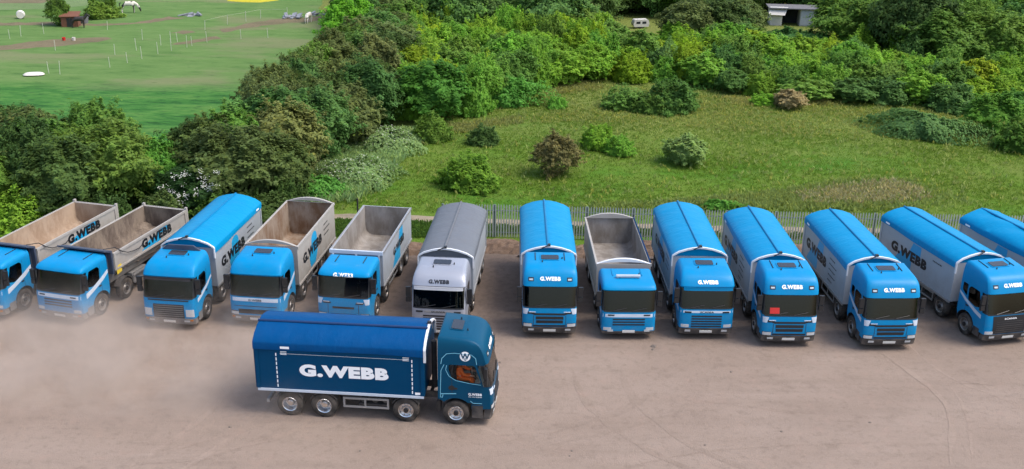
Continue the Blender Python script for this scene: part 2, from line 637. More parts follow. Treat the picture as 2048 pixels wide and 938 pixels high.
track('wheel_track', gp((1790, 660), (1850, 720), (1920, 765), (2010, 800), (2100, 850)), 0.16, M['rut'], 0.013)
track('wheel_track', gp((1895, 768), (1925, 810), (1940, 870), (1945, 930)), 0.14, M['rut'], 0.013)
track('wheel_track', gp((1870, 770), (1930, 765), (1990, 772)), 0.12, M['rut'], 0.015)
track('wheel_track', gp((1370, 800), (1460, 808), (1560, 822), (1640, 828)), 0.22, M['rutdark'], 0.013)
track('wheel_track', gp((1250, 935), (1400, 905), (1560, 892), (1760, 885)), 0.10, M['rutdark'], 0.013)
track('wheel_track', gp((250, 932), (320, 926), (390, 922), (450, 912)), 0.06, M['rutdark'], 0.013)
track('wheel_track', gp((80, 857), (140, 857), (200, 858)), 0.07, M['rutdark'], 0.013)
track('wheel_track', gp((0, 848), (18, 846), (28, 840)), 0.07, M['rutdark'], 0.013)
track('wheel_track', gp((1760, 705), (1860, 775), (1900, 835), (1900, 930)), 0.30, M['rut'], 0.017)

rt = random.Random(21)
for k in range(5):
    x0 = rt.uniform(-12, 24)
    y0 = rt.uniform(38.5, 40.5)
    bend = rt.choice((-1, 1)) * rt.uniform(3.0, 9.0)
    ln = rt.uniform(6, 10)
    for off in (0, 2.05):
        track('wheel_track', [(x0 + off, y0), (x0 + off + bend * .08, y0 - ln * .33), (x0 + off + bend * .35, y0 - ln * .66), (x0 + off + bend * .9, y0 - ln)], rt.uniform(.26, .40), M[('rut', 'rutdark')[k % 2]], .012 + .0006 * k)

# paddock: bare patches, pale far strips, the rape field
for nm, pp, mt, z in (
        ('bare_earth', [(335, 90), (380, 82), (430, 72), (440, 78), (400, 84), (360, 90)], 'bare', 0.012),
        ('bare_earth', [(340, 66), (370, 61), (390, 64), (370, 68)], 'bare', 0.012),
        ('bare_earth', [(440, 60), (500, 46), (560, 38), (640, 33), (640, 42), (570, 47), (500, 55), (450, 65)], 'bare', 0.012),
        ('bare_earth', [(-30, 95), (60, 84), (120, 78), (220, 74), (220, 80), (150, 90), (60, 97), (-30, 103)], 'bare', 0.012),
        ('bare_earth', [(-30, 46), (100, 44), (170, 48), (260, 46), (340, 33), (370, 36), (300, 46), (200, 52), (100, 50), (-30, 52)], 'bare', 0.012)):
    sheet(nm, wavy([tuple(at(*p).xy) for p in pp], 0.7, 0.28, len(pp)), M[mt], z)
M['rape'] = earth_mat('yellow_rape', (0.3402, 0.2916, 0.0162), (0.4455, 0.3726, 0.02025), (0.405, 0.3645, 0.0324), 0.4)
M['palecrop'] = earth_mat('pale_crop', (0.0891, 0.1458, 0.0486), (0.1215, 0.1782, 0.06885), (0.1377, 0.1863, 0.081), 0.1)
sheet('crop_strip', wavy([tuple(at(*p).xy) for p in ((-40, 20), (110, 18), (220, 6), (280, -6), (-40, -6))], 2, 0.3, 7), M['palecrop'], 0.012)
sheet('rape_strip', wavy([tuple(at(*p).xy) for p in ((455, 3), (520, 5), (560, 1), (560, -8), (455, -8))], 1, 0.3, 8), M['rape'], 0.014)
sheet('bare_strip', wavy([tuple(at(*p).xy) for p in ((-40, 8), (80, 6), (120, -2), (-40, -2))], 2, 0.3, 9), M['bare'], 0.016)

# the rubble bank and the broken kerb behind the lorries
def bank(name, x0, x1, y0, y1, h, seed, mat):
    r = random.Random(seed)
    nx, ny = int((x1 - x0) / 0.22), 9
    ph = [r.uniform(0, 6.28) for _ in range(6)]

    def fn(u, v):
        x = x0 + (x1 - x0) * u
        y = y0 + (y1 - y0) * v
        z = h * math.sin(PI * v) ** 0.8 * (0.6 + 0.22 * math.sin(x * 0.9 + ph[0]) + 0.18 * math.sin(x * 2.3 + ph[1])) if 0 < v < 1 else -0.02
        if 0 < v < 1:
            z = max(0.0, z + r.uniform(-0.07, 0.07)) * min(1, u * 12, (1 - u) * 12)
        return (x + r.uniform(-0.05, 0.05), y + r.uniform(-0.07, 0.07) + 0.25 * math.sin(x * 0.7 + ph[2]), z)
    return tag(MB().grid(fn, nx, ny).build(name, mat, smooth=False), kind='structure')


bank('earth_bank', -10.5, 40, 52.0, 54.1, 0.42, 3, M['bank'])
bank('earth_bank', -44, -24.6, 52.9, 55.0, 0.5, 4, M['bank'])
M['concrete'] = flat('broken_concrete', (0.1701, 0.1337, 0.1094), 0.9, 0, 0.4, 4)
mb = MB()
x = -9.0
r_ = random.Random(11)
while x < 36:
    L = r_.uniform(0.45, 0.95)
    if r_.random() < 0.30:
        y = 51.75 + r_.uniform(-0.06, 0.08)
        mb.box(x, x + L - 0.04, y, y + 0.17, -0.05, r_.uniform(0.08, 0.15))
    x += L
tag(mb.build('kerb', M['concrete'], bevel=0.015), kind='structure')

# ------------------------------------------------------------------ lorries
HW = 1.22          # half the width of a cab
YB = 2.15          # the cab's back wall
ARC = (1.46, 0.52, 0.66)
AXLES = (1.46, 3.40, 6.60, 7.95)


class Cab:
    """shape of one cab: y runs from the front bumper to the rear, x across, z up"""

    def __init__(s, roof, dz=0.0, up=1.0):
        s.dz = dz
        s.prof = {  # level: (z, front y, half width, tilt)
            'high': [(2.47, .30, HW, 0), (2.52, .20, HW, 0), (2.62, .23, HW, 0), (2.80, .29, 1.215, 0), (2.98, .37, 1.20, 0), (3.13, .49, 1.17, .02), (3.23, .66, 1.13, .05), (3.285, .90, 1.07, .07), (3.305, 1.15, .97, .08)],
            'mid': [(2.47, .30, HW, 0), (2.54, .27, HW, 0), (2.70, .36, 1.21, 0), (2.86, .49, 1.18, .01), (2.98, .68, 1.13, .03), (3.05, .93, 1.06, .06), (3.08, 1.18, .96, .08)],
            'low': [(2.47, .30, HW, 0), (2.53, .24, HW, 0), (2.60, .27, 1.21, 0), (2.68, .36, 1.18, 0), (2.735, .54, 1.13, .01), (2.757, .82, 1.06, .02), (2.765, 1.08, .96, .02)],
        }[roof]
        s.prof = [(2.47 + (z - 2.47) * up, y, hw, t) for z, y, hw, t in s.prof]
        s.up = up

    def yf(s, z):
        z -= s.dz
        pts = [(.3, .10), (.6, .03), (1.0, .02), (1.4, .045), (1.58, .07), (2.47, .30)] + [(a, b) for a, b, _, _ in s.prof[1:]]
        for (z0, y0), (z1, y1) in zip(pts, pts[1:]):
            if z <= z1:
                return y0 + (y1 - y0) * max(0, (z - z0)) / (z1 - z0)
        return pts[-1][1]

    def hw(s, z):
        z -= s.dz
        if z <= 2.47:
            return HW
        for a, b in zip(s.prof, s.prof[1:]):
            if z <= b[0]:
                return a[2] + (b[2] - a[2]) * (z - a[0]) / (b[0] - a[0])
        return s.prof[-1][2]

    def Y(s, x, z):
        q = min(1, abs(x) / s.hw(z)) ** 5.5
        return s.yf(z) + 0.34 * (1 - (1 - q) ** (1 / 5.5))

    def ys(s, z):
        return s.yf(z) + 0.34

    def slab(s, mb, x0, x1, z0, z1, off=0.012, back=0.02, xt=None, nx=8, nz=2):
        """a thin panel that follows the cab's front; xt: (x0, x1) at its top"""
        xt = xt or (x0, x1)
        fr, bk = [], []
        for j in range(nz + 1):
            for i in range(nx + 1):
                v = j / nz
                a = x0 + (xt[0] - x0) * v
                b = x1 + (xt[1] - x1) * v
                x = a + (b - a) * i / nx
                z = z0 + (z1 - z0) * v + s.dz
                y = s.Y(x, z)
                fr.append((x, y - off, z))
                bk.append((x, y + back, z))
        n = len(fr)
        fs_ = []
        W_ = nx + 1
        for j in range(nz):
            for i in range(nx):
                a = j * W_ + i
                fs_ += [(a, a + 1, a + W_ + 1, a + W_), (n + a, n + a + W_, n + a + W_ + 1, n + a + 1)]
        rim = [i for i in range(W_)] + [j * W_ + nx for j in range(1, nz + 1)] + [nz * W_ + i for i in range(nx - 1, -1, -1)] + [j * W_ for j in range(nz - 1, 0, -1)]
        for a, b in zip(rim, rim[1:] + rim[:1]):
            fs_.append((a, n + a, n + b, b))
        mb.add(fr + bk, fs_)
        return mb


def side_poly(mb, poly, side, x=HW, off=0.006, thick=0.012):
    X = side * (x + off)
    return mb.poly([(X, y, z) for y, z in poly], back=(-side * thick, 0, 0))


def rounded(poly, r, n=4):
    out = []
    m = len(poly)
    for i in range(m):
        p, a, b = Vector(poly[i]), Vector(poly[i - 1]), Vector(poly[(i + 1) % m])
        da, db = (a - p), (b - p)
        k = min(r, da.length * 0.45, db.length * 0.45)
        s0, s1 = p + da.normalized() * k, p + db.normalized() * k
        for j in range(n + 1):
            t = j / n
            q = s0.lerp(p, t).lerp(p.lerp(s1, t), t)
            out.append((q.x, q.y))
    return out


def shared(key, fn):
    if key not in shared.c:
        shared.c[key] = fn()
    return shared.c[key]


shared.c = {}


def wheel_meshes(kind, chrome):
    rimmat = M['chrome'] if chrome else M['rim']
    if kind == 'front':
        ty = MB().lathe([(-.15, .30), (-.16, .36), (-.155, .46), (-.13, .505), (-.06, .522), (.06, .522), (.13, .505), (.155, .46), (.16, .36), (.15, .30)], (0, 0, 0), 'x', 32)
        rm = MB().lathe([(-.14, .30), (.13, .315), (.155, .30), (.14, .275), (.05, .25), (.06, .19), (.10, .16), (.13, .15), (.13, .10), (.17, .09), (.17, .0)], (0, 0, 0), 'x', 28)
        for k in range(10):
            a = 2 * PI * k / 10
            rm.lathe([(.08, .018), (.115, .018), (.115, 0)], (0, .205 * math.cos(a), .205 * math.sin(a)), 'x', 6)
        hub = MB().lathe([(.10, .105), (.18, .095), (.185, .07), (.185, 0)], (0, 0, 0), 'x', 16)
    else:
        prof = [(-.44, .30), (-.45, .36), (-.445, .46), (-.42, .505), (-.36, .522), (-.20, .522), (-.15, .49), (-.145, .40), (-.135, .40), (-.13, .49), (-.08, .522), (.08, .522), (.13, .505), (.155, .46), (.16, .36), (.15, .30)]
        ty = MB().lathe(prof, (0, 0, 0), 'x', 32)
        rm = MB().lathe([(-.44, .30), (.13, .315), (.155, .30), (.14, .275), (.0, .255), (-.10, .235), (-.11, .17), (-.05, .15), (.03, .14), (.06, .12), (.06, 0)], (0, 0, 0), 'x', 28)
        for k in range(10):
            a = 2 * PI * k / 10
            rm.lathe([(-.09, .018), (-.06, .018), (-.06, 0)], (0, .205 * math.cos(a), .205 * math.sin(a)), 'x', 6)
        hub = MB().lathe([(.02, .11), (.085, .10), (.09, .06), (.09, 0)], (0, 0, 0), 'x', 16)
    return (ty.mesh('tyre', M['tyre'], True), rm.mesh('rim', rimmat, True), hub.mesh('hub', M['black'] if kind == 'front' else rimmat, True))


def add_wheels(root, chrome=False):
    for i, y in enumerate(AXLES):
        kind = 'front' if i < 2 else 'rear'
        ty, rm, hb = shared((kind, chrome), lambda: wheel_meshes(kind, chrome))
        for sd_ in (-1, 1):
            wl = link('wheel', ty, root, (sd_ * 1.07, y, 0.522))
            if sd_ < 0:
                wl.rotation_euler = (0, 0, PI)
            link('rim', rm, wl)
            link('hub', hb, wl)


def arc(cy, cz, r, a0, a1, n=10):
    return [(cy + r * math.cos(a0 + (a1 - a0) * i / n), cz + r * math.sin(a0 + (a1 - a0) * i / n)) for i in range(n + 1)]


def add_chassis(root, guard='steel'):
    def frame():
        mb = MB()
        for x in (-.42, .42):
            mb.box(x - .04, x + .04, .55, 8.75, .72, .98)
        for y in (1.0, 2.5, 4.2, 5.3, 7.2, 8.7):
            mb.box(-.379, .379, y, y + .1, .76, .92)
        for y in AXLES:
            mb.tube([(-1.0, y, .522), (1.0, y, .522)], .075, 8)
        return mb.mesh('chassis', M['chassis'])
    ch = link('chassis', shared('chassis', frame), root)

    def tank():
        mb = MB()
        prof = rounded([(4.15, .50), (5.35, .50), (5.35, .98), (4.15, .98)], .05)
        mb.poly([(.55, y, z) for y, z in prof], back=(.5, 0, 0))
        return mb.mesh('fuel_tank', M['steel'], True)
    link('fuel_tank', shared('tank', tank), ch)

    def airtank():
        mb = MB()
        for y in (4.25, 4.65, 5.1):
            mb.lathe([(-.16, 0), (-.15, .10), (-.12, .13), (.12, .13), (.15, .10), (.16, 0)], (-.78, y, .72), 'x', 12)
        mb.box(-.95, -.6, 4.15, 5.3, .50, .56)
        return mb.mesh('air_tank', M['chassis'], True)
    link('air_tank', shared('airtank', airtank), ch)
    for sd_ in (-1, 1):
        def guardm():
            mb = MB()
            for z in (.50, .86):
                mb.box(sd_ * 1.17 - .02, sd_ * 1.17 + .02, 4.06, 5.85, z, z + .09)
            for y in (4.06, 4.95, 5.77):
                mb.box(sd_ * 1.165 - .012, sd_ * 1.165 + .012, y, y + .08, .592, .858)
            return mb.mesh('side_guard', M['steel'], bevel=.006)
        link('side_guard', shared(('guard', sd_), guardm), ch)

        for y in (3.40, 6.60, 7.95):
            def mud():
                mb = MB()
                r0 = .60
                o = arc(y, .522, r0, R(28), R(152), 12) + list(reversed(arc(y, .522, r0 - .025, R(28), R(152), 12)))
                mb.poly([(sd_ * 1.22, a, b) for a, b in o], back=(-sd_ * (.34 if y < 5 else .6), 0, 0))
                return mb.mesh('mudguard', M['chassis'])
            link('mudguard', shared(('mud', sd_, y), mud), ch)

    def rearbar():
        mb = MB().box(-1.1, 1.1, 8.78, 8.90, .48, .62)
        for x in (-.6, .6):
            mb.box(x - .04, x + .04, 8.75, 8.83, .62, .9)
        return mb.mesh('rear_bumper', M['steel'], bevel=.01)
    link('rear_bumper', shared('rearbar', rearbar), ch)
    return ch


def make_cab(root, sp):
    c = Cab(sp['roof'], sp.get('dz', 0), sp.get('up', 1.0))
    dz = c.dz
    cm = M[sp['cab']]
    zb = 0.80 + dz
    mb = MB()
    # planar sides with window openings and wheel arch
    zt = 2.47 + dz
    a_f = R(155)
    arch = [p for p in arc(ARC[0], ARC[1], ARC[2], R(180 - 25), R(25), 12)]
    zfr = [zb, 1.0 + dz, 1.4 + dz, 1.58 + dz, 2.0 + dz, zt]
    outer = [(c.ys(z), z) for z in reversed(zfr)] + [p for p in arch if p[1] > zb - .02] + [(YB, 1.0 + dz), (YB, zt)]
    w1 = rounded([(.56, 1.74), (.95, 1.62), (1.50, 1.72), (1.56, 2.30), (1.42, 2.43), (.80, 2.43)], .08) if not sp.get('long_window') else rounded([(.49, 1.72), (1.0, 1.72), (1.62, 1.88), (1.74, 2.30), (1.72, 2.46), (.74, 2.46)], .10)
    holes = [w1]
    if sp.get('quarter'):
        holes.append(rounded([(1.64, 1.86), (1.98, 2.05), (1.98, 2.43), (1.64, 2.43)], .06))
    holes = [[(y, z + dz) for y, z in h] for h in holes]
    for sd_ in (-1, 1):
        loops = [[Vector((sd_ * HW, y, z)) for y, z in outer]] + [[Vector((sd_ * HW, y, z)) for y, z in h] for h in holes]
        k = len(mb.v)
        for lp in loops:
            mb.v += [tuple(p) for p in lp]
        mb.f += [tuple(k + i for i in t) for t in tessellate_polygon(loops)]
    xs = [i / 10 * HW for i in range(-10, 11)]
    xs = [HW * math.copysign(1 - (1 - abs(i) / 12) ** 1.6, i) for i in range(-12, 13)]

    def strip(zs):
        rows = []
        for z in zs:
            k = c.hw(z) / HW
            rows.append([(x * k, c.Y(x * k, z), z) for x in xs])
        for a, b in zip(rows, rows[1:]):
            kk = len(mb.v)
            mb.v += a + b
            n = len(a)
            mb.f += [(kk + i, kk + i + 1, kk + n + i + 1, kk + n + i) for i in range(n - 1)]
    strip([.62 + dz, .80 + dz, 1.0 + dz, 1.2 + dz, 1.4 + dz, 1.575 + dz])
    # corner below the doors
    for sd_ in (-1, 1):
        mb.poly([(sd_ * HW, c.ys(.62 + dz), .62 + dz), (sd_ * HW, arch[0][0], .62 + dz), (sd_ * HW, arch[0][0], zb), (sd_ * HW, c.ys(zb), zb)])
    # roof: U-shaped outlines stacked
    prev = None
    for (z, yf, hw, tilt) in c.prof:
        z += dz
        ring = [(x / HW * hw, c.yf(z) + 0.34 * (1 - (1 - min(1, abs(x) / HW) ** 5.5) ** (1 / 5.5)), z) for x in xs]
        ybk = YB - (0.0 if hw > 1.1 else (1.1 - hw) * 0.5)
        ys0 = ring[-1][1]
        sl = [ys0 + (ybk - ys0) * k / 4 for k in range(1, 5)]
        ring = [(-hw, y, z) for y in reversed(sl)] + ring + [(hw, y, z) for y in sl]
        ring = [(x, y, zz + tilt * (y - .9) + (0.02 * (1 - (x / 1.2) ** 2) if tilt else 0)) for x, y, zz in ring]
        if prev:
            k = len(mb.v)
            n = len(ring)
            mb.v += prev + ring
            mb.f += [(k + i, k + i + 1, k + n + i + 1, k + n + i) for i in range(n - 1)]
            mb.f.append((k, k + n, k + 2 * n - 1, k + n - 1))
        prev = ring
    k = len(mb.v)
    mb.v += prev
    n = len(prev)
    mb.f += [(k + i, k + i + 1, k + n - 2 - i, k + n - 1 - i) for i in range(n // 2 - 1)]
    if n % 2:
        i = n // 2 - 1
        mb.f.append((k + i, k + i + 1, k + i + 2))
    # back wall and floor
    mb.poly([(-HW, YB, 1.0 + dz), (HW, YB, 1.0 + dz), (HW, YB, zt), (-HW, YB, zt)])
    cab = mb.build('cab', cm, root, smooth=True)
    fl = MB().box(-1.19, 1.19, .42, YB - .02, 1.18 + dz, 1.25 + dz)
    fl.box(-1.16, 1.16, .36, .78, 1.251 + dz, 1.60 + dz)          # dashboard
    fl.box(-.35, .35, .80, 1.5, 1.252 + dz, 1.40 + dz)
    fl.box(-1.15, 1.15, YB - .10, YB - .021, 1.251 + dz, 2.45 + dz)   # lined back wall
    fl.build('dashboard', M['interiorbounce' if sp.get('long_window') else 'interior'], cab, bevel=.03)
    for x in (-.62, .62):
        s_ = MB().box(x - .25, x + .25, 1.18, 1.66, 1.55 + dz, 1.69 + dz)
        s_.box(x - .24, x + .24, 1.62, 1.76, 1.66 + dz, 2.28 + dz)
        s_.box(x - .13, x + .13, 1.66, 1.75, 2.285 + dz, 2.46 + dz)
        s_.box(x - .15, x + .15, 1.25, 1.6, 1.25 + dz, 1.549 + dz)
        s_.build('seat', M['interior2'], cab, bevel=.04)
    rp_ = random.Random(sp['seed'] * 7)
    for k in range(rp_.choice((1, 2, 3))):
        px_ = rp_.uniform(-.9, .9)
        MB().box(px_ - .1, px_ + .1, .42, .56, 1.602 + dz, 1.635 + dz).build('paper', M[rp_.choice(('plate', 'yellow', 'lamp', 'graphic'))], cab)
    st = MB()
    st.tube([(-.62 + .22 * math.cos(a), .86 + .11 * math.sin(a), 1.80 + dz + .19 * math.sin(a)) for a in [2 * PI * i / 20 for i in range(21)]], .018, 6, False)
    st.tube([(-.62, .86, 1.80 + dz), (-.62, .66, 1.52 + dz)], .03, 6)
    st.box(-.82, -.42, .85, .88, 1.78 + dz, 1.82 + dz)
    st.build('steering_wheel', M['black'], cab)
    # glass
    c.slab(MB(), -1.13, 1.13, 1.60, 2.46, .004, .004, xt=(-1.14, 1.14), nx=20, nz=6).build('windscreen', M['sideglass' if sp.get('long_window') else 'glass'], cab, smooth=True)
    for x0 in (-.75, .15):
        wp = MB()
        pts_ = [(x0 + .62 * k / 4, 1.60 + .13 * k / 4) for k in range(5)]
        wp.tube([(x, c.Y(x, z + dz) - .03, z + dz) for x, z in pts_], .016, 5)
        wp.build('wiper', M['black'], cab)
    for sd_ in (-1, 1):
        pil = c.slab(MB(), sd_ * 1.14, sd_ * 1.219, 1.576, 2.47, .004, .03, nx=4, nz=6)
        pil.build('pillar', M['black'] if sp['cab'] != 'silver' else cm, cab, smooth=True)
    for sd_ in (-1, 1):
        for h in holes:
            side_poly(MB(), h, sd_, off=-.008, thick=.006).build('side_window', M['clearglass' if sp.get('long_window') else 'sideglass'], cab)
        # door gap and handle
        lines = MB()
        for y in (1.60,):
            side_poly(lines, [(y, 1.15 + dz), (y + .014, 1.15 + dz), (y + .014, 2.46 + dz), (y, 2.46 + dz)], sd_, off=.003, thick=.004)
        side_poly(lines, rounded([(1.40, 1.42 + dz), (1.56, 1.42 + dz), (1.56, 1.49 + dz), (1.40, 1.49 + dz)], .02), sd_, off=.02, thick=.02)
        lines.build('door_handle', M['black'], cab)
        # mirror: arm and two housings
        mr = MB()
        X = sd_ * 1.37
        mr.tube([(sd_ * 1.2, c.ys(2.3 + dz) - .12, 2.40 + dz), (X, .30, 2.40 + dz)], .022, 6)
        mr.tube([(sd_ * 1.2, c.ys(1.8 + dz) - .06, 1.78 + dz), (X, .30, 1.80 + dz)], .022, 6)
        mr.box(X - .11, X + .11, .24, .36, 2.02 + dz, 2.46 + dz)
        mr.box(X - .11, X + .11, .24, .36, 1.74 + dz, 1.995 + dz)
        mr.build('mirror', M['black'], cab, bevel=.035)
    if sp.get('stripe'):
        for sd_ in (-1, 1):
            wdt = sp['stripe']
            pl = [(.46, 1.30 - wdt * .5), (.95, 1.36), (1.7, 1.62), (2.14, 1.86), (2.14, 1.86 + wdt), (1.6, 1.64 + wdt), (.9, 1.46 + wdt * .6), (.46, 1.38 + wdt * .5)]
            side_poly(MB(), [(y, z + dz) for y, z in pl], sd_, off=.004, thick=.006).build('stripe', M['stripe'], cab)
    cm_dark = M['grille']
    g = MB()
    gk = sp['grille']
    if gk == 'slots':              # three dark slots, stepped
        c.slab(g, -.66, .66, 1.20, 1.29, .010, xt=(-.90, .90))
        c.slab(g, -.98, -.72, 1.26, 1.36, .010, xt=(-.98, -.66))
        c.slab(g, .72, .98, 1.26, 1.36, .010, xt=(.66, .98))
        c.slab(g, -.62, .62, 1.00, 1.14, .010)
        c.slab(g, -.60, .60, .81, .95, .010)
        c.slab(g, -.74, .74, .64, .72, .010)
        for sd_ in (-1, 1):
            c.slab(g, sd_ * .715, sd_ * .735, .74, 1.18, .006)
            c.slab(g, sd_ * .78, sd_ * 1.18, .62, .80, .008)
    elif gk == 'five':
        for k in range(5):
            z = 1.20 - k * .125
            c.slab(g, -.68, .68, z - .03, z + .035, .012)
        for sd_ in (-1, 1):
            c.slab(g, sd_ * .70, sd_ * 1.0, 1.36, 1.43, .016)
    elif gk == 'three':
        for k in range(3):
            z = 1.20 - k * .13
            c.slab(g, -.72, .72, z - .03, z + .035, .012)
        for sd_ in (-1, 1):
            c.slab(g, sd_ * .66, sd_ * .95, 1.37, 1.43, .016)
    elif gk == 'box':
        c.slab(g, -.72, .72, .62, 1.28, .012)
        c.slab(g, -.95, .95, 1.44, 1.50, .012)
    elif gk == 'black':
        c.slab(g, -.82, .82, .64, 1.50, .012, xt=(-.88, .88), nz=5)
    elif gk == 'thin':
        c.slab(g, -.5, .5, 1.03, 1.12, .012)
        c.slab(g, -.60, .60, .70, .78, .012)
        for sd_ in (-1, 1):
            c.slab(g, sd_ * .56, sd_ * .92, 1.27, 1.37, .016, xt=(sd_ * .62, sd_ * .98))
            c.slab(g, sd_ * .70, sd_ * .72, .66, 1.24, .006)
            c.slab(g, sd_ * .78, sd_ * 1.18, .62, .80, .008)
    elif gk == 'none':
        c.slab(g, -.80, .80, .70, .92, .012)
        c.slab(g, -1.0, 1.0, 1.06, 1.085, .008)
        for sd_ in (-1, 1):
            c.slab(g, sd_ * .84, sd_ * 1.17, .62, .82, .008)
    cw = MB()
    c.slab(cw, -1.14, 1.14, 1.535, 1.60, .009, .02, nx=14)
    cw.build('cowl', M['black'], cab, smooth=True)
    g.build('grille', cm_dark, cab, smooth=True)
    if gk in ('box', 'black'):
        g2 = MB()
        for k in range(6):
            z = .70 + k * .1
            c.slab(g2, -.68, .68, z, z + .03, .022, -.012, nx=6, nz=1)
        g2.build('grille_bar', M['greybumper'] if gk == 'box' else M['bumper'], cab)
    if gk in ('slots', 'thin'):
        for sd_ in (-1, 1):
            f_ = MB()
            c.slab(f_, sd_ * 1.02, sd_ * 1.19, 1.24, 1.50, .008, xt=(sd_ * .94, sd_ * 1.2))
            f_.build('corner_panel', M['stripe'], cab, smooth=True)
            # wings rising beside the grille
            f_ = MB()
            c.slab(f_, sd_ * .63, sd_ * .93, 1.335, 1.365, .02)
            f_.build('trim_strip', M['stripe'], cab, smooth=True)
    if sp.get('band'):
        c.slab(MB(), -1.17, 1.17, 1.30 if sp['band'] > .1 else 1.36, 1.30 + sp['band'] if sp['band'] > .1 else 1.46, .006, .004, nx=16).build('front_band', M['stripe'], cab, smooth=True)
    if sp.get('steel_front'):
        c.slab(MB(), -.62, .62, 1.36, 1.44, .009, .004).build('badge_strip', M['steel'], cab, smooth=True)

    def ft(body, h, z, wd, mat, nm='lettering', off=.014, bold=.02):
        z += dz
        sl = (c.yf(z + .08) - c.yf(z - .08)) / .16
        k = 1 / math.sqrt(1 + sl * sl)
        m_ = MB()
        text_on(m_, body, h, lambda u, v: (u, c.Y(u, z + v * k) - off, z + v * k), wd, bold)
        m_.build(nm, M[mat], cab)
    if sp.get('header'):
        ft('G.WEBB', .19, sp.get('header_z', 2.86), .92, sp['header'], bold=.06, off=.035 if sp['roof'] == 'low' else .016)
    if sp.get('brand'):
        ft('SCANIA', .085, sp['brand_z'], .62, sp['brand'], bold=.02)
    if sp.get('front_text'):
        ft('G.WEBB', .10, 1.37, .62, 'ink', bold=.03)
    # lights in the roof corners
    if sp.get('markers'):
        for sd_ in (-1, 1):
            k_ = MB()
            c.slab(k_, sd_ * .74, sd_ * .98, 2.75, 2.91, .010, nx=4)
            b_ = k_.build('lamp_surround', M['black'], cab, smooth=True)
            c.slab(MB(), sd_ * .78, sd_ * .94, 2.79, 2.86, .02, -.011, nx=4).build('marker_light', M['lamp'], b_, smooth=True)
    if sp.get('visor'):
        vm = MB()
        c.slab(vm, -1.1, 1.1, 2.40, 2.56, .16, -.13, nx=14)
        vm.build('sun_visor', M[sp['visor']], cab, smooth=True, bevel=.01)
    # headlamps
    for sd_ in (-1, 1):
        if gk in ('five', 'three'):
            h0 = (.78, 1.13, .66, .80)
        elif gk == 'box':
            h0 = (.80, 1.16, .70, 1.05)
        else:
            h0 = (.80, 1.16, .64, .78)
        c.slab(MB(), sd_ * h0[0], sd_ * h0[1], h0[2], h0[3], .016, .03, nx=6).build('headlight', M['lamp'], cab, smooth=True)
    # roof hatch, grooves, small aerials
    ztop = c.prof[-1][0] + dz
    tl = {'high': .08, 'mid': .08, 'low': .02}[sp['roof']]

    def rz(y, x=0):
        return ztop + tl * (y - .9) + 0.02 * (1 - (x / 1.2) ** 2)
    if sp.get('hatch', True):
        h_ = MB()
        y0, y1 = (1.32, 1.78) if sp['roof'] == 'high' else (1.36, 1.80)
        if sp['roof'] == 'high':
            y0, y1 = 1.30, 1.74
        pts = rounded([(-.40, y0), (.40, y0), (.40, y1), (-.40, y1)], .08)
        h_.poly([(x, y, rz(y) + .035) for x, y in pts], back=(0, 0, -.045))
        h_.build('roof_hatch', M['hatch'], cab, bevel=.01)
        h_ = MB()
        pts = rounded([(-.45, y0 - .05), (.45, y0 - .05), (.45, y1 + .05), (-.45, y1 + .05)], .1)
        h_.poly([(x, y, rz(y) + .012) for x, y in pts], back=(0, 0, -.03))
        h_.build('hatch_frame', cm, cab)
    if sp.get('grooves'):
        for sd_ in (-1, 1):
            x = sd_ * .66
            g_ = MB().tube([(x, y, rz(y, x) + .004) for y in (1.28, 1.5, 1.8, 2.0)], .022, 6)
            g_.build('roof_rib', M[sp['grooves']], cab)
    if sp.get('beacon'):
        b_ = MB().box(-.55, .55, .98, 1.14, rz(1.05) + .04, rz(1.05) + .14)
        b_.box(-.5, -.44, 1.02, 1.1, rz(1.05) - .02, rz(1.05) + .04)
        b_.box(.44, .5, 1.02, 1.1, rz(1.05) - .02, rz(1.05) + .04)
        b_.build('light_bar', M['lamp'], cab, bevel=.02)
    a_ = MB()
    if sp['roof'] != 'low' or sp.get('beacon'):
        for (x, y) in ((.55, 1.45), (-.35, 1.1)):
            a_.tube([(x, y, rz(y) - .02), (x, y, rz(y) + .08)], [.035, .02], 8)
        a_.build('aerial', M['black'], cab)
    if sp.get('deflector'):
        d_ = MB()
        d_.poly([(-1.0, 2.0, ztop - .1), (-.9, 1.9, ztop + .12), (-.6, 1.9, ztop + .33), (.6, 1.9, ztop + .33), (.9, 1.9, ztop + .12), (1.0, 2.0, ztop - .1)], back=(0, .1, 0))
        d_.build('air_deflector', M['navyboard'], cab, bevel=.02)
    # bumper
    bp = MB()
    bm_ = M[sp.get('bumper', 'bumper')]
    heavy = sp.get('bumper') == 'greybumper'
    c.slab(bp, -1.19, 1.19, .32 - dz, .615, .05 if heavy else .035, .20, nx=18, nz=3)
    for sd_ in (-1, 1):
        bp.box(sd_ * 1.205 - .02, sd_ * 1.205 + .02, .42, .84, .36, .76 + dz)
        bp.box(sd_ * 1.0 - .18, sd_ * 1.0 + .18, .42, .60, .36, .5)
    bo = bp.build('bumper', bm_, root, smooth=True)
    c.slab(MB(), -.28, .28, .40 - dz, .52 - dz, .062, -.045, nx=2, nz=1).build('number_plate', M['plate'], bo)
    for sd_ in (-1, 1):
        c.slab(MB(), sd_ * .70, sd_ * .95, .45 - dz, .54 - dz, .06, -.04, nx=3, nz=1).build('fog_light', M['lamp'], bo)
    if heavy:
        for sd_ in (-1, 1):
            c.slab(MB(), sd_ * .98, sd_ * 1.1, .50 - dz, .57 - dz, .062, -.04, nx=3, nz=1).build('indicator', M['amber'], bo)
    # step wells behind the wheel
    for sd_ in (-1, 1):
        MB().box(sd_ * 1.0 - .16, sd_ * 1.0 + .16, 2.06, 2.2, .55, 1.0).build('step', M['black'], root, bevel=.01)
    return c, cab


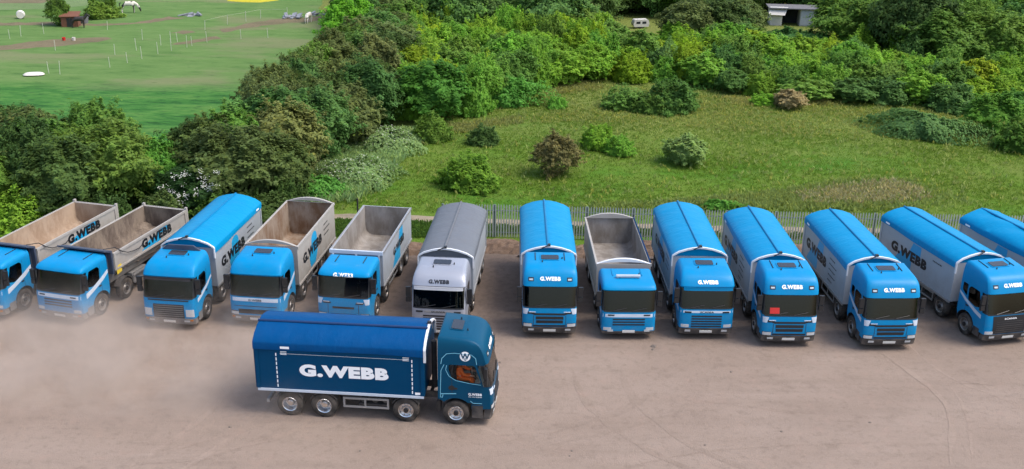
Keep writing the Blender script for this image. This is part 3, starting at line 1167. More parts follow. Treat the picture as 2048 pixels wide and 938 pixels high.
def body_side_graphics(root_part, sp, zt, zb, X):
    for sd_ in (-1, 1):
        sgn = sd_            # to the reader's right runs +y on the side at +x, -y on the other

        def fn(off):
            return lambda u, v: (sd_ * (X + off), cy + sgn * u, cz + v)
        cz = sp.get('text_z', (zt + zb) / 2 + .05)
        cy = 5.85 + sgn * sp.get('text_u', -.55)
        tw, th = sp.get('text_w', 3.1), sp.get('text_h', .52)
        if sp.get('graphic'):
            top = min(zt - cz - .08, .85)
            bot = min(cz - zb - .08, .85)
            if sp['graphic'] == 'arch':
                P1 = [(-.15, .0), (-.15, top * .55)] + [(.3 + .45 * math.cos(PI - PI * k / 8), top * .55 + top * .42 * math.sin(PI * k / 8)) for k in range(9)] + [(.75, 0)]
                P2 = [(-.35, 0), (.85, 0), (.75, -bot * .5), (.35, -bot), (-.4, -bot), (-.55, -bot * .4)]
            else:
                P1 = [(-.05, .02), (.95, .02), (.95, top), (.25, top)]
                P2 = [(-1.35, -bot), (.3, -bot), (.3, .02), (-.65, .02)]
            mb = MB()
            f = fn(.004)
            for pl in (P1, P2):
                mb.poly([f(u, v) for u, v in pl])
            mb.build('emblem', M['graphic'], root_part)
        mb = MB()
        text_on(mb, 'G.WEBB', th, fn(.009), tw, .065, 1.3)
        mb.build('lettering', M[sp.get('text_mat', 'ink')], root_part)
        if sp.get('lines'):
            mb = MB()
            r = random.Random(4)
            for k in range(sp['lines']):
                v0 = .45 - k * .27
                u = 1.95
                f = fn(.008)
                L = r.uniform(.5, .95)
                x = u
                while x < u + L:
                    l = r.uniform(.06, .16)
                    mb.poly([f(x, v0), f(x + l, v0), f(x + l, v0 + .06), f(x, v0 + .06)])
                    x += l + .03
            mb.build('small_print', M['ink'], root_part)


def sheeted_body(root, sp):
    zb, zt = sp.get('zb', 1.08), sp.get('zt', 3.05)
    y0, y1 = 2.66, sp.get('y1', 9.0)
    X = 1.25
    bm_ = M[sp['body']]
    mb = MB()
    mb.box(-X, X, y0, y1, zb, zt)
    body = mb.build('tipper_body', bm_, root, bevel=.02)
    rl = MB()
    for sd_ in (-1, 1):
        rl.box(sd_ * (X + .015) - .03, sd_ * (X + .015) + .03, y0 + .02, y1 - .02, zb - .06, zb + .035)
    rl.build('bottom_rail', M[sp.get('rail', 'steel')], body)
    for sd_ in (-1, 1):
        for y in (y0 + .06, y1 - .06):
            po = MB().box(sd_ * (X + .005) - .03, sd_ * (X + .005) + .03, y - .065, y + .065, zb + .04, zt - .02)
            po.build('corner_post', M[sp.get('post', sp['body'])], body)
    tg = MB()
    tg.box(-X + .03, X - .03, y1 + .001, y1 + .07, zb + .02, zt - .1)
    for x in (-.8, 0, .8):
        tg.box(x - .04, x + .04, y1 + .072, y1 + .12, zb + .05, zt - .15)
    tg.build('tailgate', bm_, body, bevel=.008)
    rm_ = MB()
    rm_.tube([(0, y0 - .2, .95), (0, y0 - .2, zt - .2)], .11, 12)
    rm_.build('tipping_ram', M['chassis'], root, smooth=True)
    # cover sheet: drapes from a central ridge over the long sides
    zr = sp.get('zr', 3.50)
    prof = [(-1.30, zt - .26), (-1.30, zt - .02), (-1.27, zt + .05), (-1.0, zt + (zr - zt) * .50), (-.6, zt + (zr - zt) * .80), (-.25, zt + (zr - zt) * .95), (0, zr)]
    prof = prof + [(-x, z) for x, z in reversed(prof[:-1])]
    rr = random.Random(sp['seed'])
    ny = 22
    wav = [rr.uniform(-.003, .003) for _ in range(ny + 1)]
    ph = [rr.uniform(0, 6) for _ in range(3)]

    def pt(i, j):
        x, z = prof[i]
        y = y0 + .02 + (y1 + .04 - y0) * j / ny
        k = 1 if 3 <= i <= len(prof) - 4 else .3
        z2 = z + k * (wav[j] + .006 * math.sin(y * 2.1 + ph[0] + x * 2)) if i != 6 else z
        if sp.get('creased'):
            z2 += k * .035 * math.sin(y * 3.0 + x * 4)
        x2 = x + (.014 * math.sin(y * 1.7 + ph[1]) if i in (0, len(prof) - 1) else 0)
        z2 += .02 * math.sin(y * 1.1 + ph[2]) if i in (0, len(prof) - 1) else 0
        return (x2, y, z2)
    mb = MB()
    n = len(prof)
    for j in range(ny + 1):
        mb.v += [pt(i, j) for i in range(n)]
    for j in range(ny):
        for i in range(n - 1):
            a = j * n + i
            mb.f.append((a, a + 1, a + n + 1, a + n))
    # closed ends
    for j in (0, ny):
        e = [pt(i, j) for i in range(1, n - 1)]
        mb.poly(e)
    sh = mb.build('cover_sheet', M[sp['sheet']], root, smooth=True)
    if sp['sheet'] == 'sheetblue':
        for sd_ in (-1, 1):
            X3 = sd_ * 1.325
            MB().add([(X3, 8.2, zt - .17), (X3, 8.55, zt - .17), (X3, 8.55, zt - .08), (X3, 8.2, zt - .08)], [(0, 1, 2, 3)]).build('white_tag', M['wlet'], sh)
    tb = MB()
    tb.tube([(-.05 + sp.get('ridge_x', 0), y, zr + .005 - .10 * abs(sp.get('ridge_x', 0))) for y in (y0 - .02, 4.5, 6.5, y1 + .08)], .055, 8)
    tb.build('roll_tube', M[sp['sheet'] + '_tube'], sh, smooth=True)
    hp = MB()
    for i in range(1, n - 2):
        (xa, za), (xb, zb_) = prof[i], prof[i + 1]
        hp.add([(xa, y0 - .08, za - .065), (xa, y0 + .015, za - .065), (xa, y0 + .015, za + .012), (xa, y0 - .08, za + .012),
                (xb, y0 - .08, zb_ - .065), (xb, y0 + .015, zb_ - .065), (xb, y0 + .015, zb_ + .012), (xb, y0 - .08, zb_ + .012)],
               [(0, 1, 5, 4), (1, 2, 6, 5), (2, 3, 7, 6), (3, 0, 4, 7)])
    hp.box(-1.305, -1.25, y0 - .08, y0 + .01, zt - .50, zt)
    hp.box(1.25, 1.305, y0 - .08, y0 + .01, zt - .50, zt)
    hp.build('front_hoop', M['white'], root, smooth=True)
    cr = MB()
    cr.tube([(0, y0 - .06, zr + .04), (-.1, y0 - .16, zr + .05), (-.35, y0 - .2, zr - .06)], .03, 6)
    cr.box(-.06, .06, y0 - .1, y0 + .04, zr + .02, zr + .10)
    cr.build('crank_arm', M['black'], root)
    if sp.get('lettering', True):
        body_side_graphics(body, sp, zt - .26, zb, X)
    return body


def open_body(root, sp):
    zb, zt = 1.08, sp['zt']
    y0, y1 = 2.62, 8.95
    X = sp.get('bx', 1.26)
    t = .06
    rad = sp.get('rad', .25)
    zf = zb + .12
    bm_ = M[sp['body']]
    inn = M[sp['inside']]
    slope = sp.get('slope', 0)     # the bottom edge of a tub body rises to the front
    ny = 14
    mb = MB()
    tub = sp.get('ribs')
    zk = zt - .82                     # where a tub's sides turn inward
    xb = X - .34 if tub else X
    for sd_ in (-1, 1):
        if tub:
            mb.add([(sd_ * xb, y0, zb), (sd_ * xb, y1, zb), (sd_ * X, y1, zk), (sd_ * X, y0, zk), (sd_ * X, y1, zt), (sd_ * X, y0, zt)], [(0, 1, 2, 3), (3, 2, 4, 5)])
        else:
            mb.add([(sd_ * X, y0, zb), (sd_ * X, y1, zb), (sd_ * X, y1, zt), (sd_ * X, y0, zt)], [(0, 1, 2, 3)])
        mb.add([(sd_ * X, y0, zt), (sd_ * X, y1, zt), (sd_ * (X - t), y1 - .001, zt), (sd_ * (X - t), y0 + .001, zt)], [(0, 1, 2, 3)])
    for y in (y0, y1):
        mb.poly([(-xb, y, zb), (xb, y, zb)] + ([(X, y, zk)] if tub else []) + [(X, y, zt), (-X, y, zt)] + ([(-X, y, zk)] if tub else []))
    mb.add([(-xb, y0, zb), (xb, y0, zb), (xb, y1, zb), (-xb, y1, zb)], [(0, 1, 2, 3)])
    for ya, yb_ in ((y0, y0 + t), (y1 - t, y1)):
        mb.add([(-X + t, ya, zt), (X - t, ya, zt), (X - t, yb_, zt), (-X + t, yb_, zt)], [(0, 1, 2, 3)])
    body = mb.build('tipper_body', bm_, root)
    # inside skin with rounded lower edges
    xi = X - t
    pr = [(-xi, zt)] + [(-xi + rad - rad * math.cos(a), zf + rad - rad * math.sin(a)) for a in [PI / 2 * k / 5 for k in range(6)]]
    if tub:
        pr = [(-xi, zt), (-xi, zk), (-xi + .2, zk - (zk - zf) * .6), (-xi + .42, zf)]
    pr = pr + [(-x, z) for x, z in reversed(pr)]
    mb = MB()
    rr = random.Random(sp['seed'])
    n = len(pr)
    for j in range(ny + 1):
        y = y0 + t + (y1 - y0 - 2 * t) * j / ny
        for i, (x, z) in enumerate(pr):
            mb.v.append((x, y, z))
    for j in range(ny):
        for i in range(n - 1):
            a = j * n + i
            mb.f.append((a, a + 1, a + n + 1, a + n))
    for y in (y0 + t, y1 - t):
        mb.poly([(x, y, z) for x, z in pr])
    lin = mb.build('body_lining', inn, body, smooth=True)
    if sp.get('residue'):
        # soil left along the walls and on the floor
        def fn(u, v):
            y = y0 + t + .02 + (y1 - y0 - 2 * t - .04) * v
            x = -xi + .02 + (2 * xi - .04) * u
            x *= .62 + .38 * min(1, abs(x) / xi) if tub else 1
            edge = max(0, abs(x) / xi - .30) ** 1.5 + .10 * math.sin(y * 2.6) * abs(u - .5)
            back = max(0, v - .72) * 1.6
            z = zf + .012 + sp['residue'] * (edge * .9 + back * .9) * (.75 + .25 * math.sin(y * 1.8 + x)) + rr.uniform(0, .09)
            return (x, y, min(z, zt - .12))
        MB().grid(fn, 22, 46).build('soil_residue', M[sp.get('soil', 'mud')], body)
    ri = MB()
    for sd_ in (-1, 1):
        ri.box(sd_ * (X + .012) - .035, sd_ * (X + .012) + .035, y0, y1, zt - .11, zt + .022)
        ri.box(sd_ * (X + .012) - .03, sd_ * (X + .012) + .03, y0, y1, (zk if tub else zb) - .06, (zk if tub else zb) + .04)
    ri.build('top_rail', M[sp.get('rail', sp['body'])], body, bevel=.008)
    if sp.get('ribs'):
        for sd_ in (-1, 1):
            for y in (y0 + .1, y1 - .1):
                MB().box(sd_ * (X + .015) - .03, sd_ * (X + .015) + .03, y - .08, y + .08, zk + .045, zt - .115).build('side_post', bm_, body)
            MB().box(sd_ * (X - .01) - .06, sd_ * (X - .01) + .06, y1 - .06, y1 + .10, zk - .1, zt + .14).build('tailgate_post', bm_, body, bevel=.01)
        MB().box(-X, X, y1 + .001, y1 + .08, zt - .12, zt + .02).build('tailgate', bm_, body, bevel=.01)
    else:
        tg = MB().box(-X + .04, X - .04, y1 + .002, y1 + .06, zb + .05, zt - .05)
        tg.build('tailgate', bm_, body, bevel=.01)
    if sp.get('arches'):
        for yy, mt in ((y0, sp['arches']), (y1 - .16, sp['body'])):
            a_ = MB()
            top = [(x, zt + .28 * (1 - (x / X) ** 2)) for x in [X * (k / 7 - 1) for k in range(15)]]
            low_ = [(x, zt + .02 + (.10 if mt == sp['arches'] else .0) * (1 - (x / X) ** 2)) for x, _ in reversed(top)]
            a_.poly([(x, yy, z) for x, z in top + low_], back=(0, .14, 0))
            a_.build('end_arch', M[mt], body, smooth=True)
    if sp.get('canopy'):
        cn = MB()
        pl = [(y0 - .02, zt - 1.0), (y0 - .02, zt + .16), (y0 - .62, zt + .36), (y0 - .62, zt + .29), (y0 - .14, zt + .10), (y0 - .14, zt - 1.0)]
        cn.poly([(-X, y, z) for y, z in pl], back=(2 * X, 0, 0))
        cn.build('cab_guard', M['navyboard'], body, bevel=.01)
        cn = MB()
        for k in range(5):
            x = -1.0 + k * .5
            cn.box(x - .03, x + .03, y0 - .20, y0 - .141, zt - .95, zt + .08)
        cn.build('guard_rib', M['navyboard'], body)
        hs = MB()
        hs.tube([(1.0, y0 - .3, zt + .30), (1.28, y0 + .2, zt + .24), (1.36, y0 + .6, zt - .1), (1.37, y0 + 1.0, zt - .30), (1.36, y0 + 1.5, zt - .40), (1.34, y0 + 2.0, zt - .44), (1.22, y0 + 2.4, zt - .40)], .02, 6)
        hs.build('cable', M['ink'], body)
        sk = MB()
        sk.lathe([(0, .10), (.5, .10), (.52, .13), (.62, .13), (.62, 0)], (-.98, 2.3, zt - .4), 'z', 12)
        sk.build('exhaust_stack', M['steel'], root, smooth=True)
        if sp.get('sticker'):
            side_poly(MB(), [(y0 + .12, 1.5), (y0 + .5, 1.55), (y0 + .5, 1.95), (y0 + .12, 1.9)], 1, x=X, off=.02, thick=.01).build('warning_sticker', M['yellow'], body)
    if sp.get('front_bar'):
        fb = MB().box(-X - .03, X + .03, y0 - .1, y0 - .002, zt - .14, zt + .05)
        for x in (-1.1, 0, 1.1):
            fb.box(x - .04, x + .04, y0 - .14, y0 - .101, zb, zt - .14)
        fb.build('headboard_rail', M['stripe'], body, bevel=.01)
    rm_ = MB()
    rm_.tube([(0, y0 - .2, .95), (0, y0 - .2, zt - .3)], .10, 12)
    rm_.build('tipping_ram', M['chassis'], root, smooth=True)
    if sp.get('panel_right'):
        mbp = MB()
        side_poly(mbp, [(y0 + .02, zb + .06), (y1 - .02, zb + .06), (y1 - .02, zt - .12), (y0 + .02, zt - .12)], 1, x=X, off=.004, thick=.003)
        mbp.build('side_panel', M['sheetblue'], body)
        rp = MB()
        rp.grid(lambda u, v: (X - .02 - .0 + .06 * u, y0 + .1 + (y1 - y0 - .2) * v, zt + .03 + .05 * math.sin(PI * u)), 6, 10)
        rp.add([(X + .045, y0 + .1, zt + .03), (X + .045, y1 - .1, zt + .03), (X + .05, y1 - .1, zt - .35), (X + .05, y0 + .1, zt - .35)], [(0, 1, 2, 3)])
        rp.build('rolled_sheet', M['navysheet'], body, smooth=True)
    if sp.get('lettering', True):
        body_side_graphics(body, sp, zt - .1, zk if tub else zb, X)
    return body


def truck(name, x, y, h, label, sp):
    root = empty(name, (x, y, 0), h)
    tag(root, label, 'truck', sp.get('group', 'trucks parked along the fence'))
    c, cab = make_cab(root, sp)
    add_chassis(root)
    add_wheels(root, sp.get('chrome', False))
    (sheeted_body if sp['type'] == 'sheet' else open_body)(root, sp)
    return root, cab, c


NEWGEN = dict(type='sheet', cab='blue', roof='high', grille='slots', header='wlet', markers=True, stripe=.10, grooves='ink', body='alloy', sheet='sheetblue', graphic='quad', quarter=True)
OLD = dict(NEWGEN, grille='five', markers=False, visor='blue', band=.09, roof='mid', brand='ink', brand_z=1.40, header_z=2.72, grooves=None, quarter=False)


def S(base, **kw):
    d = dict(base)
    d.update(kw)
    return d


LOW = dict(type='open', cab='blue', roof='low', grille='three', stripe=.17, band=.17, bumper='greybumper', grooves='ink', hatch=False, body='alloydirty', slope=1)
truck('tipper_truck', -24.38, 43.4, -.25, 'low-cab blue tipper with tan sand lining its open grey body',
      S(LOW, zt=2.62, inside='sand', residue=.45, soil='sand', canopy=True, ribs=True, rad=.5, seed=1, text_h=.46, text_w=2.6, text_z=2.20, graphic='quad', text_u=.35))
truck('tipper_truck', -20.62, 43.0, -.258, 'low-cab blue tipper with mud-caked open body and a yellow side sticker',
      S(LOW, zt=2.62, inside='mud', residue=.62, canopy=True, ribs=True, rad=.5, seed=2, sticker=True, text_h=.46, text_w=2.6, text_z=2.20, graphic='quad', text_u=.35))
truck('tipper_truck', -15.45, 42.55, -.112, 'blue truck with broad grey slatted grille and a blue sheeted silver body',
      S(NEWGEN, roof='mid', grille='box', header=None, markers=False, grooves=None, quarter=False, deflector=True, stripe=.1, lines=3, graphic='arch', seed=3, bumper='greybumper', visor='hatch', text_u=-.9))
truck('tipper_truck', -11.62, 42.9, -.109, 'blue truck with white front band and rust-stained open body with arched ends',
      S(OLD, type='open', brand=None, header=None, visor=None, stripe=.16, band=.17, front_text=True, grille='none', bumper='greybumper', zt=3.02, inside='rust', arches='alloydirty', lines=3, graphic='arch', rad=.2, seed=4, body='alloydirty', text_u=-.9))
truck('tipper_truck', -7.62, 42.9, -.114, 'blue truck with plain open alloy body, directly beside the silver-cabbed truck',
      S(LOW, roof='low', grille='thin', header='wlet', header_z=2.585, band=0, stripe=0, bumper='blue', zt=2.82, inside='worn', front_bar=True, rad=.45, seed=5, body='alloy', rail='steel', graphic='quad', text_u=.1, text_h=.42, text_w=2.4))
truck('tipper_truck', -3.23, 41.9, -.068, 'silver-cabbed truck with grey cover sheet behind the moving dark blue truck',
      S(OLD, cab='silver', visor='white', sheet='greysheet', header='ink', stripe=0, band=0, steel_front=True, brand='ink', lettering=False, seed=6, zt=2.98, zr=3.42))
truck('tipper_truck', 1.74, 42.16, .0056, 'blue sheeted truck facing straight ahead, directly beside the silver-cabbed truck',
      S(NEWGEN, seed=7))
truck('tipper_truck', 5.30, 42.2, .0255, 'small low-cab blue tipper with a light bar on its roof and open body',
      S(LOW, dz=-.17, zt=2.62, inside='worn', arches='white', beacon=True, stripe=.1, band=.15, grooves='blue', bumper='bumper', panel_right=True, rad=.35, seed=8, lettering=False))
truck('tipper_truck', 8.79, 42.28, .0143, 'blue sheeted truck with five-slot grille and pale band below the windscreen',
      S(OLD, seed=9, graphic='arch', lines=3))
t10, cab10, c10 = truck('tipper_truck', 12.36, 41.64, -.0145 + .03, 'blue sheeted truck with a red placard in its windscreen',
      S(NEWGEN, seed=10, lines=5, graphic='quad', text_u=-1.1))
truck('tipper_truck', 16.79, 41.46, .026 + .02, 'blue sheeted truck with blue slotted grille, directly beside the black-grilled truck',
      S(NEWGEN, seed=11, lines=5, graphic='quad', text_u=-1.1))
truck('tipper_truck', 22.37, 42.2, .2213, 'blue sheeted truck with black grille and large black lettering on its grey side',
      S(NEWGEN, seed=12, grille='black', brand='wlet', brand_z=1.36, lines=1, text_u=-.5))
truck('tipper_truck', 26.79, 42.2, .273, 'blue sheeted truck with creased cover, cut off by the picture edge',
      S(NEWGEN, seed=13, grille='black', creased=True))
tF, cabF, cF = truck('tipper_truck', -.50, 35.90, R(85.57), 'dark teal truck with navy sheet and white lettering driving across the bare yard',
      S(NEWGEN, cab='teal', body='tealbody', sheet='navysheet', stripe=0, quarter=False, long_window=True, graphic=None, text_mat='wlet', chrome=True, grooves=None, seed=14,
        group='truck driving across the yard', text_h=.52, text_w=3.45, text_u=.1, text_z=2.06, rail='stripe', post='tealbody', zb=1.17, zt=3.16, zr=3.68, ridge_x=-.3, y1=9.16, dz=.14, up=1.2))
# the red placard, stuck to the glass
c10.slab(MB(), -.92, -.50, 1.66, 1.92, .010, -.006, nx=3, nz=1).build('placard', M['redcard'], cab10)


# trim of the moving truck: outlines, dashes, monogram, door lettering
def outline(mb, pts, sd_, wdt=.022, off=.008, X=HW):
    for (a, b) in zip(pts, pts[1:]):
        a, b = Vector(a), Vector(b)
        d = (b - a).normalized()
        nn = Vector((-d.y, d.x)) * wdt / 2
        a, b = a + Vector((0, .14)), b + Vector((0, .14))
        q = [a - d * .005 + nn, b + d * .005 + nn, b + d * .005 - nn, a - d * .005 - nn]
        mb.add([(sd_ * (X + off), p.x, p.y) for p in q], [(0, 1, 2, 3)])


for sd_ in (-1, 1):
    mb = MB()
    outline(mb, [(2.05, 1.05), (2.05, 1.35), (2.02, 2.2), (1.9, 2.6 - .14)], sd_)
    outline(mb, [(.50, 1.66), (.9, 1.70), (1.45, 1.80), (1.72, 1.98), (1.84, 2.24), (1.80, 2.43)], sd_)
    outline(mb, [(2.05, 1.08), (1.98, 1.04), (1.95, 1.17)], sd_)
    outline(mb, [(2.06, 1.20), (1.45, 1.24)], sd_, .035)
    outline(mb, [(.46, .86), (.80, .86), (.90, .95)], sd_, .028)
    up_ = [(2.02, 2.62), (1.98, 2.86), (1.80, 3.06), (1.50, 3.10), (.86, 3.06), (.70, 2.92), (.66, 2.66)]
    for (ya, za), (yb, zb_) in zip(up_, up_[1:]):
        k_ = 6
        P_ = [(ya + (yb - ya) * t / k_, za + (zb_ - za) * t / k_) for t in range(k_ + 1)]
        for (y0_, z0_), (y1_, z1_) in zip(P_, P_[1:]):
            X0, X1 = cF.hw(z0_) + .018, cF.hw(z1_) + .018
            dx, dz_ = y1_ - y0_, z1_ - z0_
            L_ = math.hypot(dx, dz_) or 1
            ny_, nz_ = -dz_ / L_ * .012, dx / L_ * .012
            mb.add([(sd_ * X0, y0_ + ny_, z0_ + nz_), (sd_ * X1, y1_ + ny_, z1_ + nz_), (sd_ * X1, y1_ - ny_, z1_ - nz_), (sd_ * X0, y0_ - ny_, z0_ - nz_)], [(0, 1, 2, 3)])
    mb.build('pinstripe', M['cyan'], cabF)
    mb = MB()
    text_on(mb, 'G.WEBB', .11, lambda u, v: (sd_ * (HW + .009), .72 + sd_ * u, 1.38 + v), .52, .05, 1.3)
    text_on(mb, 'G.WEBB', .035, lambda u, v: (sd_ * (HW + .009), .72 + sd_ * u, 1.27 + v), .52, .02, 1.3)
    mb.build('lettering', M['wlet'], cabF)
    fl = MB()
    side_poly(fl, [(1.62 + .12 * math.cos(2 * PI * k / 14), 1.62 + .10 * math.sin(2 * PI * k / 14)) for k in range(14)], sd_, off=.01, thick=.012)
    fl.build('filler_cap', M['black'], cabF)
# the monogram stands on the roof side, which leans in a little
for sd_ in (-1, 1):
    def em(u, v, off):
        z = 2.98 + v
        return (sd_ * (cF.hw(z) + off), 1.10 + sd_ * u, z)
    mb = MB()
    ring = [(.20 * math.cos(a), .20 * math.sin(a)) for a in [2 * PI * k / 28 for k in range(28)]]
    mb.poly([em(u, v, .014) for u, v in ring])
    d_ = mb.build('emblem', M['wlet'], cabF)
    mb = MB()
    text_on(mb, 'W', .24, lambda u, v: em(u, v + .015, .024), .36, .03, 1.2)
    text_on(mb, 'G', .10, lambda u, v: em(u, v - .115, .024), .09, .03, 1.1)
    mb.build('monogram', M['teal'], d_)
bodyF = [o for o in tF.children if o.name.startswith('tipper_body')][0]
for sd_ in (-1, 1):
    mb = MB()
    for y in (3.12, 8.35):
        z = 1.28
        while z < 2.74:
            mb.add([(sd_ * 1.258, y - .02, z), (sd_ * 1.258, y + .02, z), (sd_ * 1.258, y + .02, z + .13), (sd_ * 1.258, y - .02, z + .13)], [(0, 1, 2, 3)])
            z += .19
    for y in (3.35, 8.05):
        for k in range(3):
            mb.add([(sd_ * 1.258, y - .12, 2.80 - k * .06), (sd_ * 1.258, y + .12, 2.80 - k * .06), (sd_ * 1.258, y + .12, 2.825 - k * .06), (sd_ * 1.258, y - .12, 2.825 - k * .06)], [(0, 1, 2, 3)])
    mb.add([(sd_ * 1.256, 3.3, 2.72), (sd_ * 1.256, 8.2, 2.72), (sd_ * 1.256, 8.2, 2.73), (sd_ * 1.256, 3.3, 2.73)], [(0, 1, 2, 3)])
    mb.add([(sd_ * 1.258, 2.82, 1.25), (sd_ * 1.258, 3.02, 1.25), (sd_ * 1.258, 3.02, 1.35), (sd_ * 1.258, 2.82, 1.35)], [(0, 1, 2, 3)])
    mb.add([(sd_ * 1.318, 7.8, 2.96), (sd_ * 1.318, 8.15, 2.96), (sd_ * 1.318, 8.15, 3.06), (sd_ * 1.318, 7.8, 3.06)], [(0, 1, 2, 3)])
    mb.build('reflective_dash', M['wlet'], bodyF)

# ------------------------------------------------------------------ the driver
M['skin'] = flat('skin', (0.50, 0.28, 0.20), 0.55)
M['hivis'] = flat('orange_work_jacket', (1.0, 0.16, 0.012), 0.7, var=0.08)
M['trouser'] = flat('dark_trousers', (0.0162, 0.02025, 0.0324), 0.9)
M['hair'] = flat('brown_hair', (0.0405, 0.0243, 0.0162), 0.7)


def make_driver():
    root = empty('person', (0, 0, 0))
    tag(root, 'driver in bright orange jacket sitting at the wheel of the dark teal truck', 'person', 'truck driver')
    # joints, local to the truck
    cx = -.86
    J = [(cx, 1.45, 1.78), (cx, 1.47, 1.98), (cx, 1.45, 2.16), (cx, 1.42, 2.28), (cx, 1.40, 2.36), (cx, 1.36, 2.46), (cx, 1.35, 2.56)]
    Rr = [(.16, .13), (.15, .11), (.17, .12), (.11, .09), (.055, .055), (.082, .095), (.06, .07)]
    E_ = [(i, i + 1) for i in range(6)]
    for s in (-1, 1):
        k = len(J)
        J += [(cx + s * .19, 1.42, 2.24), (cx + s * .27, 1.26, 2.02), (cx + s * .23, 1.05, 1.98), (cx + s * .20, .93, 1.93)]
        Rr += [.062, .048, .036, .034]
        E_ += [(3, k), (k, k + 1), (k + 1, k + 2), (k + 2, k + 3)]
        k = len(J)
        J += [(cx + s * .11, 1.40, 1.77), (cx + s * .15, 1.02, 1.78), (cx + s * .15, .92, 1.42), (cx + s * .15, .82, 1.29)]
        Rr += [.085, .062, .05, .04]
        E_ += [(0, k), (k, k + 1), (k + 1, k + 2), (k + 2, k + 3)]
        # five fingers closed round the rim
        hnd = len(J) - 5
        for q in range(5):
            o = (q - 2) * .018
            k = len(J)
            bx, by, bz = cx + s * .20, .93, 1.93
            if q == 0:
                J += [(bx - s * .045, by - .01, bz + .02), (bx - s * .055, by - .045, bz + .01)]
            else:
                J += [(bx + o * s, by - .055, bz + .025), (bx + o * s, by - .085, bz - .005)]
            Rr += [.011, .009]
            E_ += [(hnd, k), (k, k + 1)]
    body = link('body', skin_mesh('body', J, E_, Rr, M['skin'], 2), root)
    # face: nose, eyes, mouth, ears are part of one small relief mesh each
    f_ = MB()
    f_.tube([(cx, 1.262, 2.50), (cx, 1.238, 2.462)], [.010, .018], 6)
    for s in (-1, 1):
        f_.lathe([(-.012, .02), (0, .03), (.012, .02)], (cx + s * .085, 1.36, 2.475), 'x', 8)
    f_.build('nose', M['skin'], root, smooth=True)
    e_ = MB()
    for s in (-1, 1):
        e_.lathe([(-.006, .003), (0, .011), (.004, .011), (.005, 0)], (cx + s * .032, 1.268, 2.497), 'y', 8)
    e_.box(cx - .028, cx + .028, 1.262, 1.270, 2.418, 2.427)
    e_.build('eyes', M['ink'], root)
    hr = MB()
    hr.lathe([(-.02, .100), (.03, .104), (.07, .088), (.10, .05), (.112, 0)], (cx, 1.372, 2.51), 'z', 14)
    hr.build('hair', M['hair'], root, smooth=True)
    # jacket
    jj = [J[0], J[1], J[2], J[3], (cx, 1.41, 2.325)]
    jr = [(.185, .15), (.18, .14), (.195, .145), (.135, .11), (.075, .075)]
    je = [(0, 1), (1, 2), (2, 3), (3, 4)]
    for s in (-1, 1):
        k = len(jj)
        jj += [(cx + s * .195, 1.42, 2.245), (cx + s * .275, 1.26, 2.02), (cx + s * .235, 1.02, 1.975)]
        jr += [.082, .066, .05]
        je += [(3, k), (k, k + 1), (k + 1, k + 2)]
    link('jacket', skin_mesh('jacket', jj, je, jr, M['hivis'], 2), root)
    tj = [J[0]]
    tr = [(.17, .13)]
    te = []
    for s in (-1, 1):
        k = len(tj)
        tj += [(cx + s * .11, 1.40, 1.77), (cx + s * .15, 1.01, 1.79), (cx + s * .15, .92, 1.40)]
        tr += [.10, .077, .062]
        te += [(0, k), (k, k + 1), (k + 1, k + 2)]
    link('trousers', skin_mesh('trousers', tj, te, tr, M['hivis'], 2), root)
    root.location = tF.location + Vector((.10, .01, .13))
    root.rotation_euler = tF.rotation_euler
    return root


make_driver()

# ------------------------------------------------------------------ palisade fence
M['fence'] = paint('galvanised_palisade', (0.40, 0.45, 0.41), 0.55, 0.2, dirt=0.3, low=1.0)
M['fencedark'] = paint('green_fence_rail', (0.0972, 0.1458, 0.1255), 0.6, dirt=0.3, low=1.0)


def palisade(pts):
    root = empty('palisade_fence', (*pts[0], 0))
    tag(root, 'grey green steel palisade fence running behind the parked trucks', 'fence')
    o = Vector((*pts[0], 0))
    for a, b in zip(pts, pts[1:]):
        a, b = Vector((*a, 0)) - o, Vector((*b, 0)) - o
        L = (b - a).length
        d = (b - a).normalized()
        nrm = Vector((-d.y, d.x, 0))
        nb = max(1, round(L / 2.75))
        for k in range(nb):
            p, q = a.lerp(b, k / nb), a.lerp(b, (k + 1) / nb)
            po = MB()
            po.box(-.05, .05, -.05, .05, -.1, 1.95)
            po.build('post', M['fencedark'], root, loc=p + nrm * .09)
            pl = MB()
            npal = round((q - p).length / .155)
            for i in range(npal):
                c = p.lerp(q, (i + .5) / npal) - nrm * .03
                wv = d * .034
                h = 1.92 + rng.uniform(-.012, .012)
                th = nrm * .012
                pts_ = [c - wv + Vector((0, 0, .06)), c + wv + Vector((0, 0, .06)), c + wv + Vector((0, 0, h)), c + Vector((0, 0, h + .09)), c - wv + Vector((0, 0, h))]
                pl.poly(pts_, back=th)
            pl.build('pale_panel', M['fence'], root)
            rl = MB()
            for z in (.32, 1.62):
                rl.tube([p + Vector((0, 0, z)) + nrm * .02, q + Vector((0, 0, z)) + nrm * .02], .032, 4)
            rl.build('rail', M['fencedark'], root)
    MB().box(-.05, .05, -.05, .05, -.1, 1.95).build('post', M['fencedark'], root, loc=Vector((*pts[-1], 0)) - o)
    return root


palisade([(-3.9, 54.75), (-1, 54.75), (11.9, 54.3), (28.3, 54.2), (44, 54.6)])
M['darkpost'] = flat('dark_fence_post', (0.0162, 0.01782, 0.01782), 0.8)
tag(MB().tube([(0, 0, -.1), (0, 0, 1.1)], .05, 8).build('fence_post', M['darkpost'], loc=at(716, 432)), 'single thin black post standing at the end of the trodden path', 'post')
M['palepost'] = flat('pale_wood_post', (0.3402, 0.324, 0.2916), 0.8)
tag(MB().tube([(0, 0, -.1), (.02, 0, 2.1)], [.04, .035], 8).build('stake', M['palepost'], loc=(-17.6, 56.8, 0)), 'pale upright stake below the white blossom tree', 'stake')

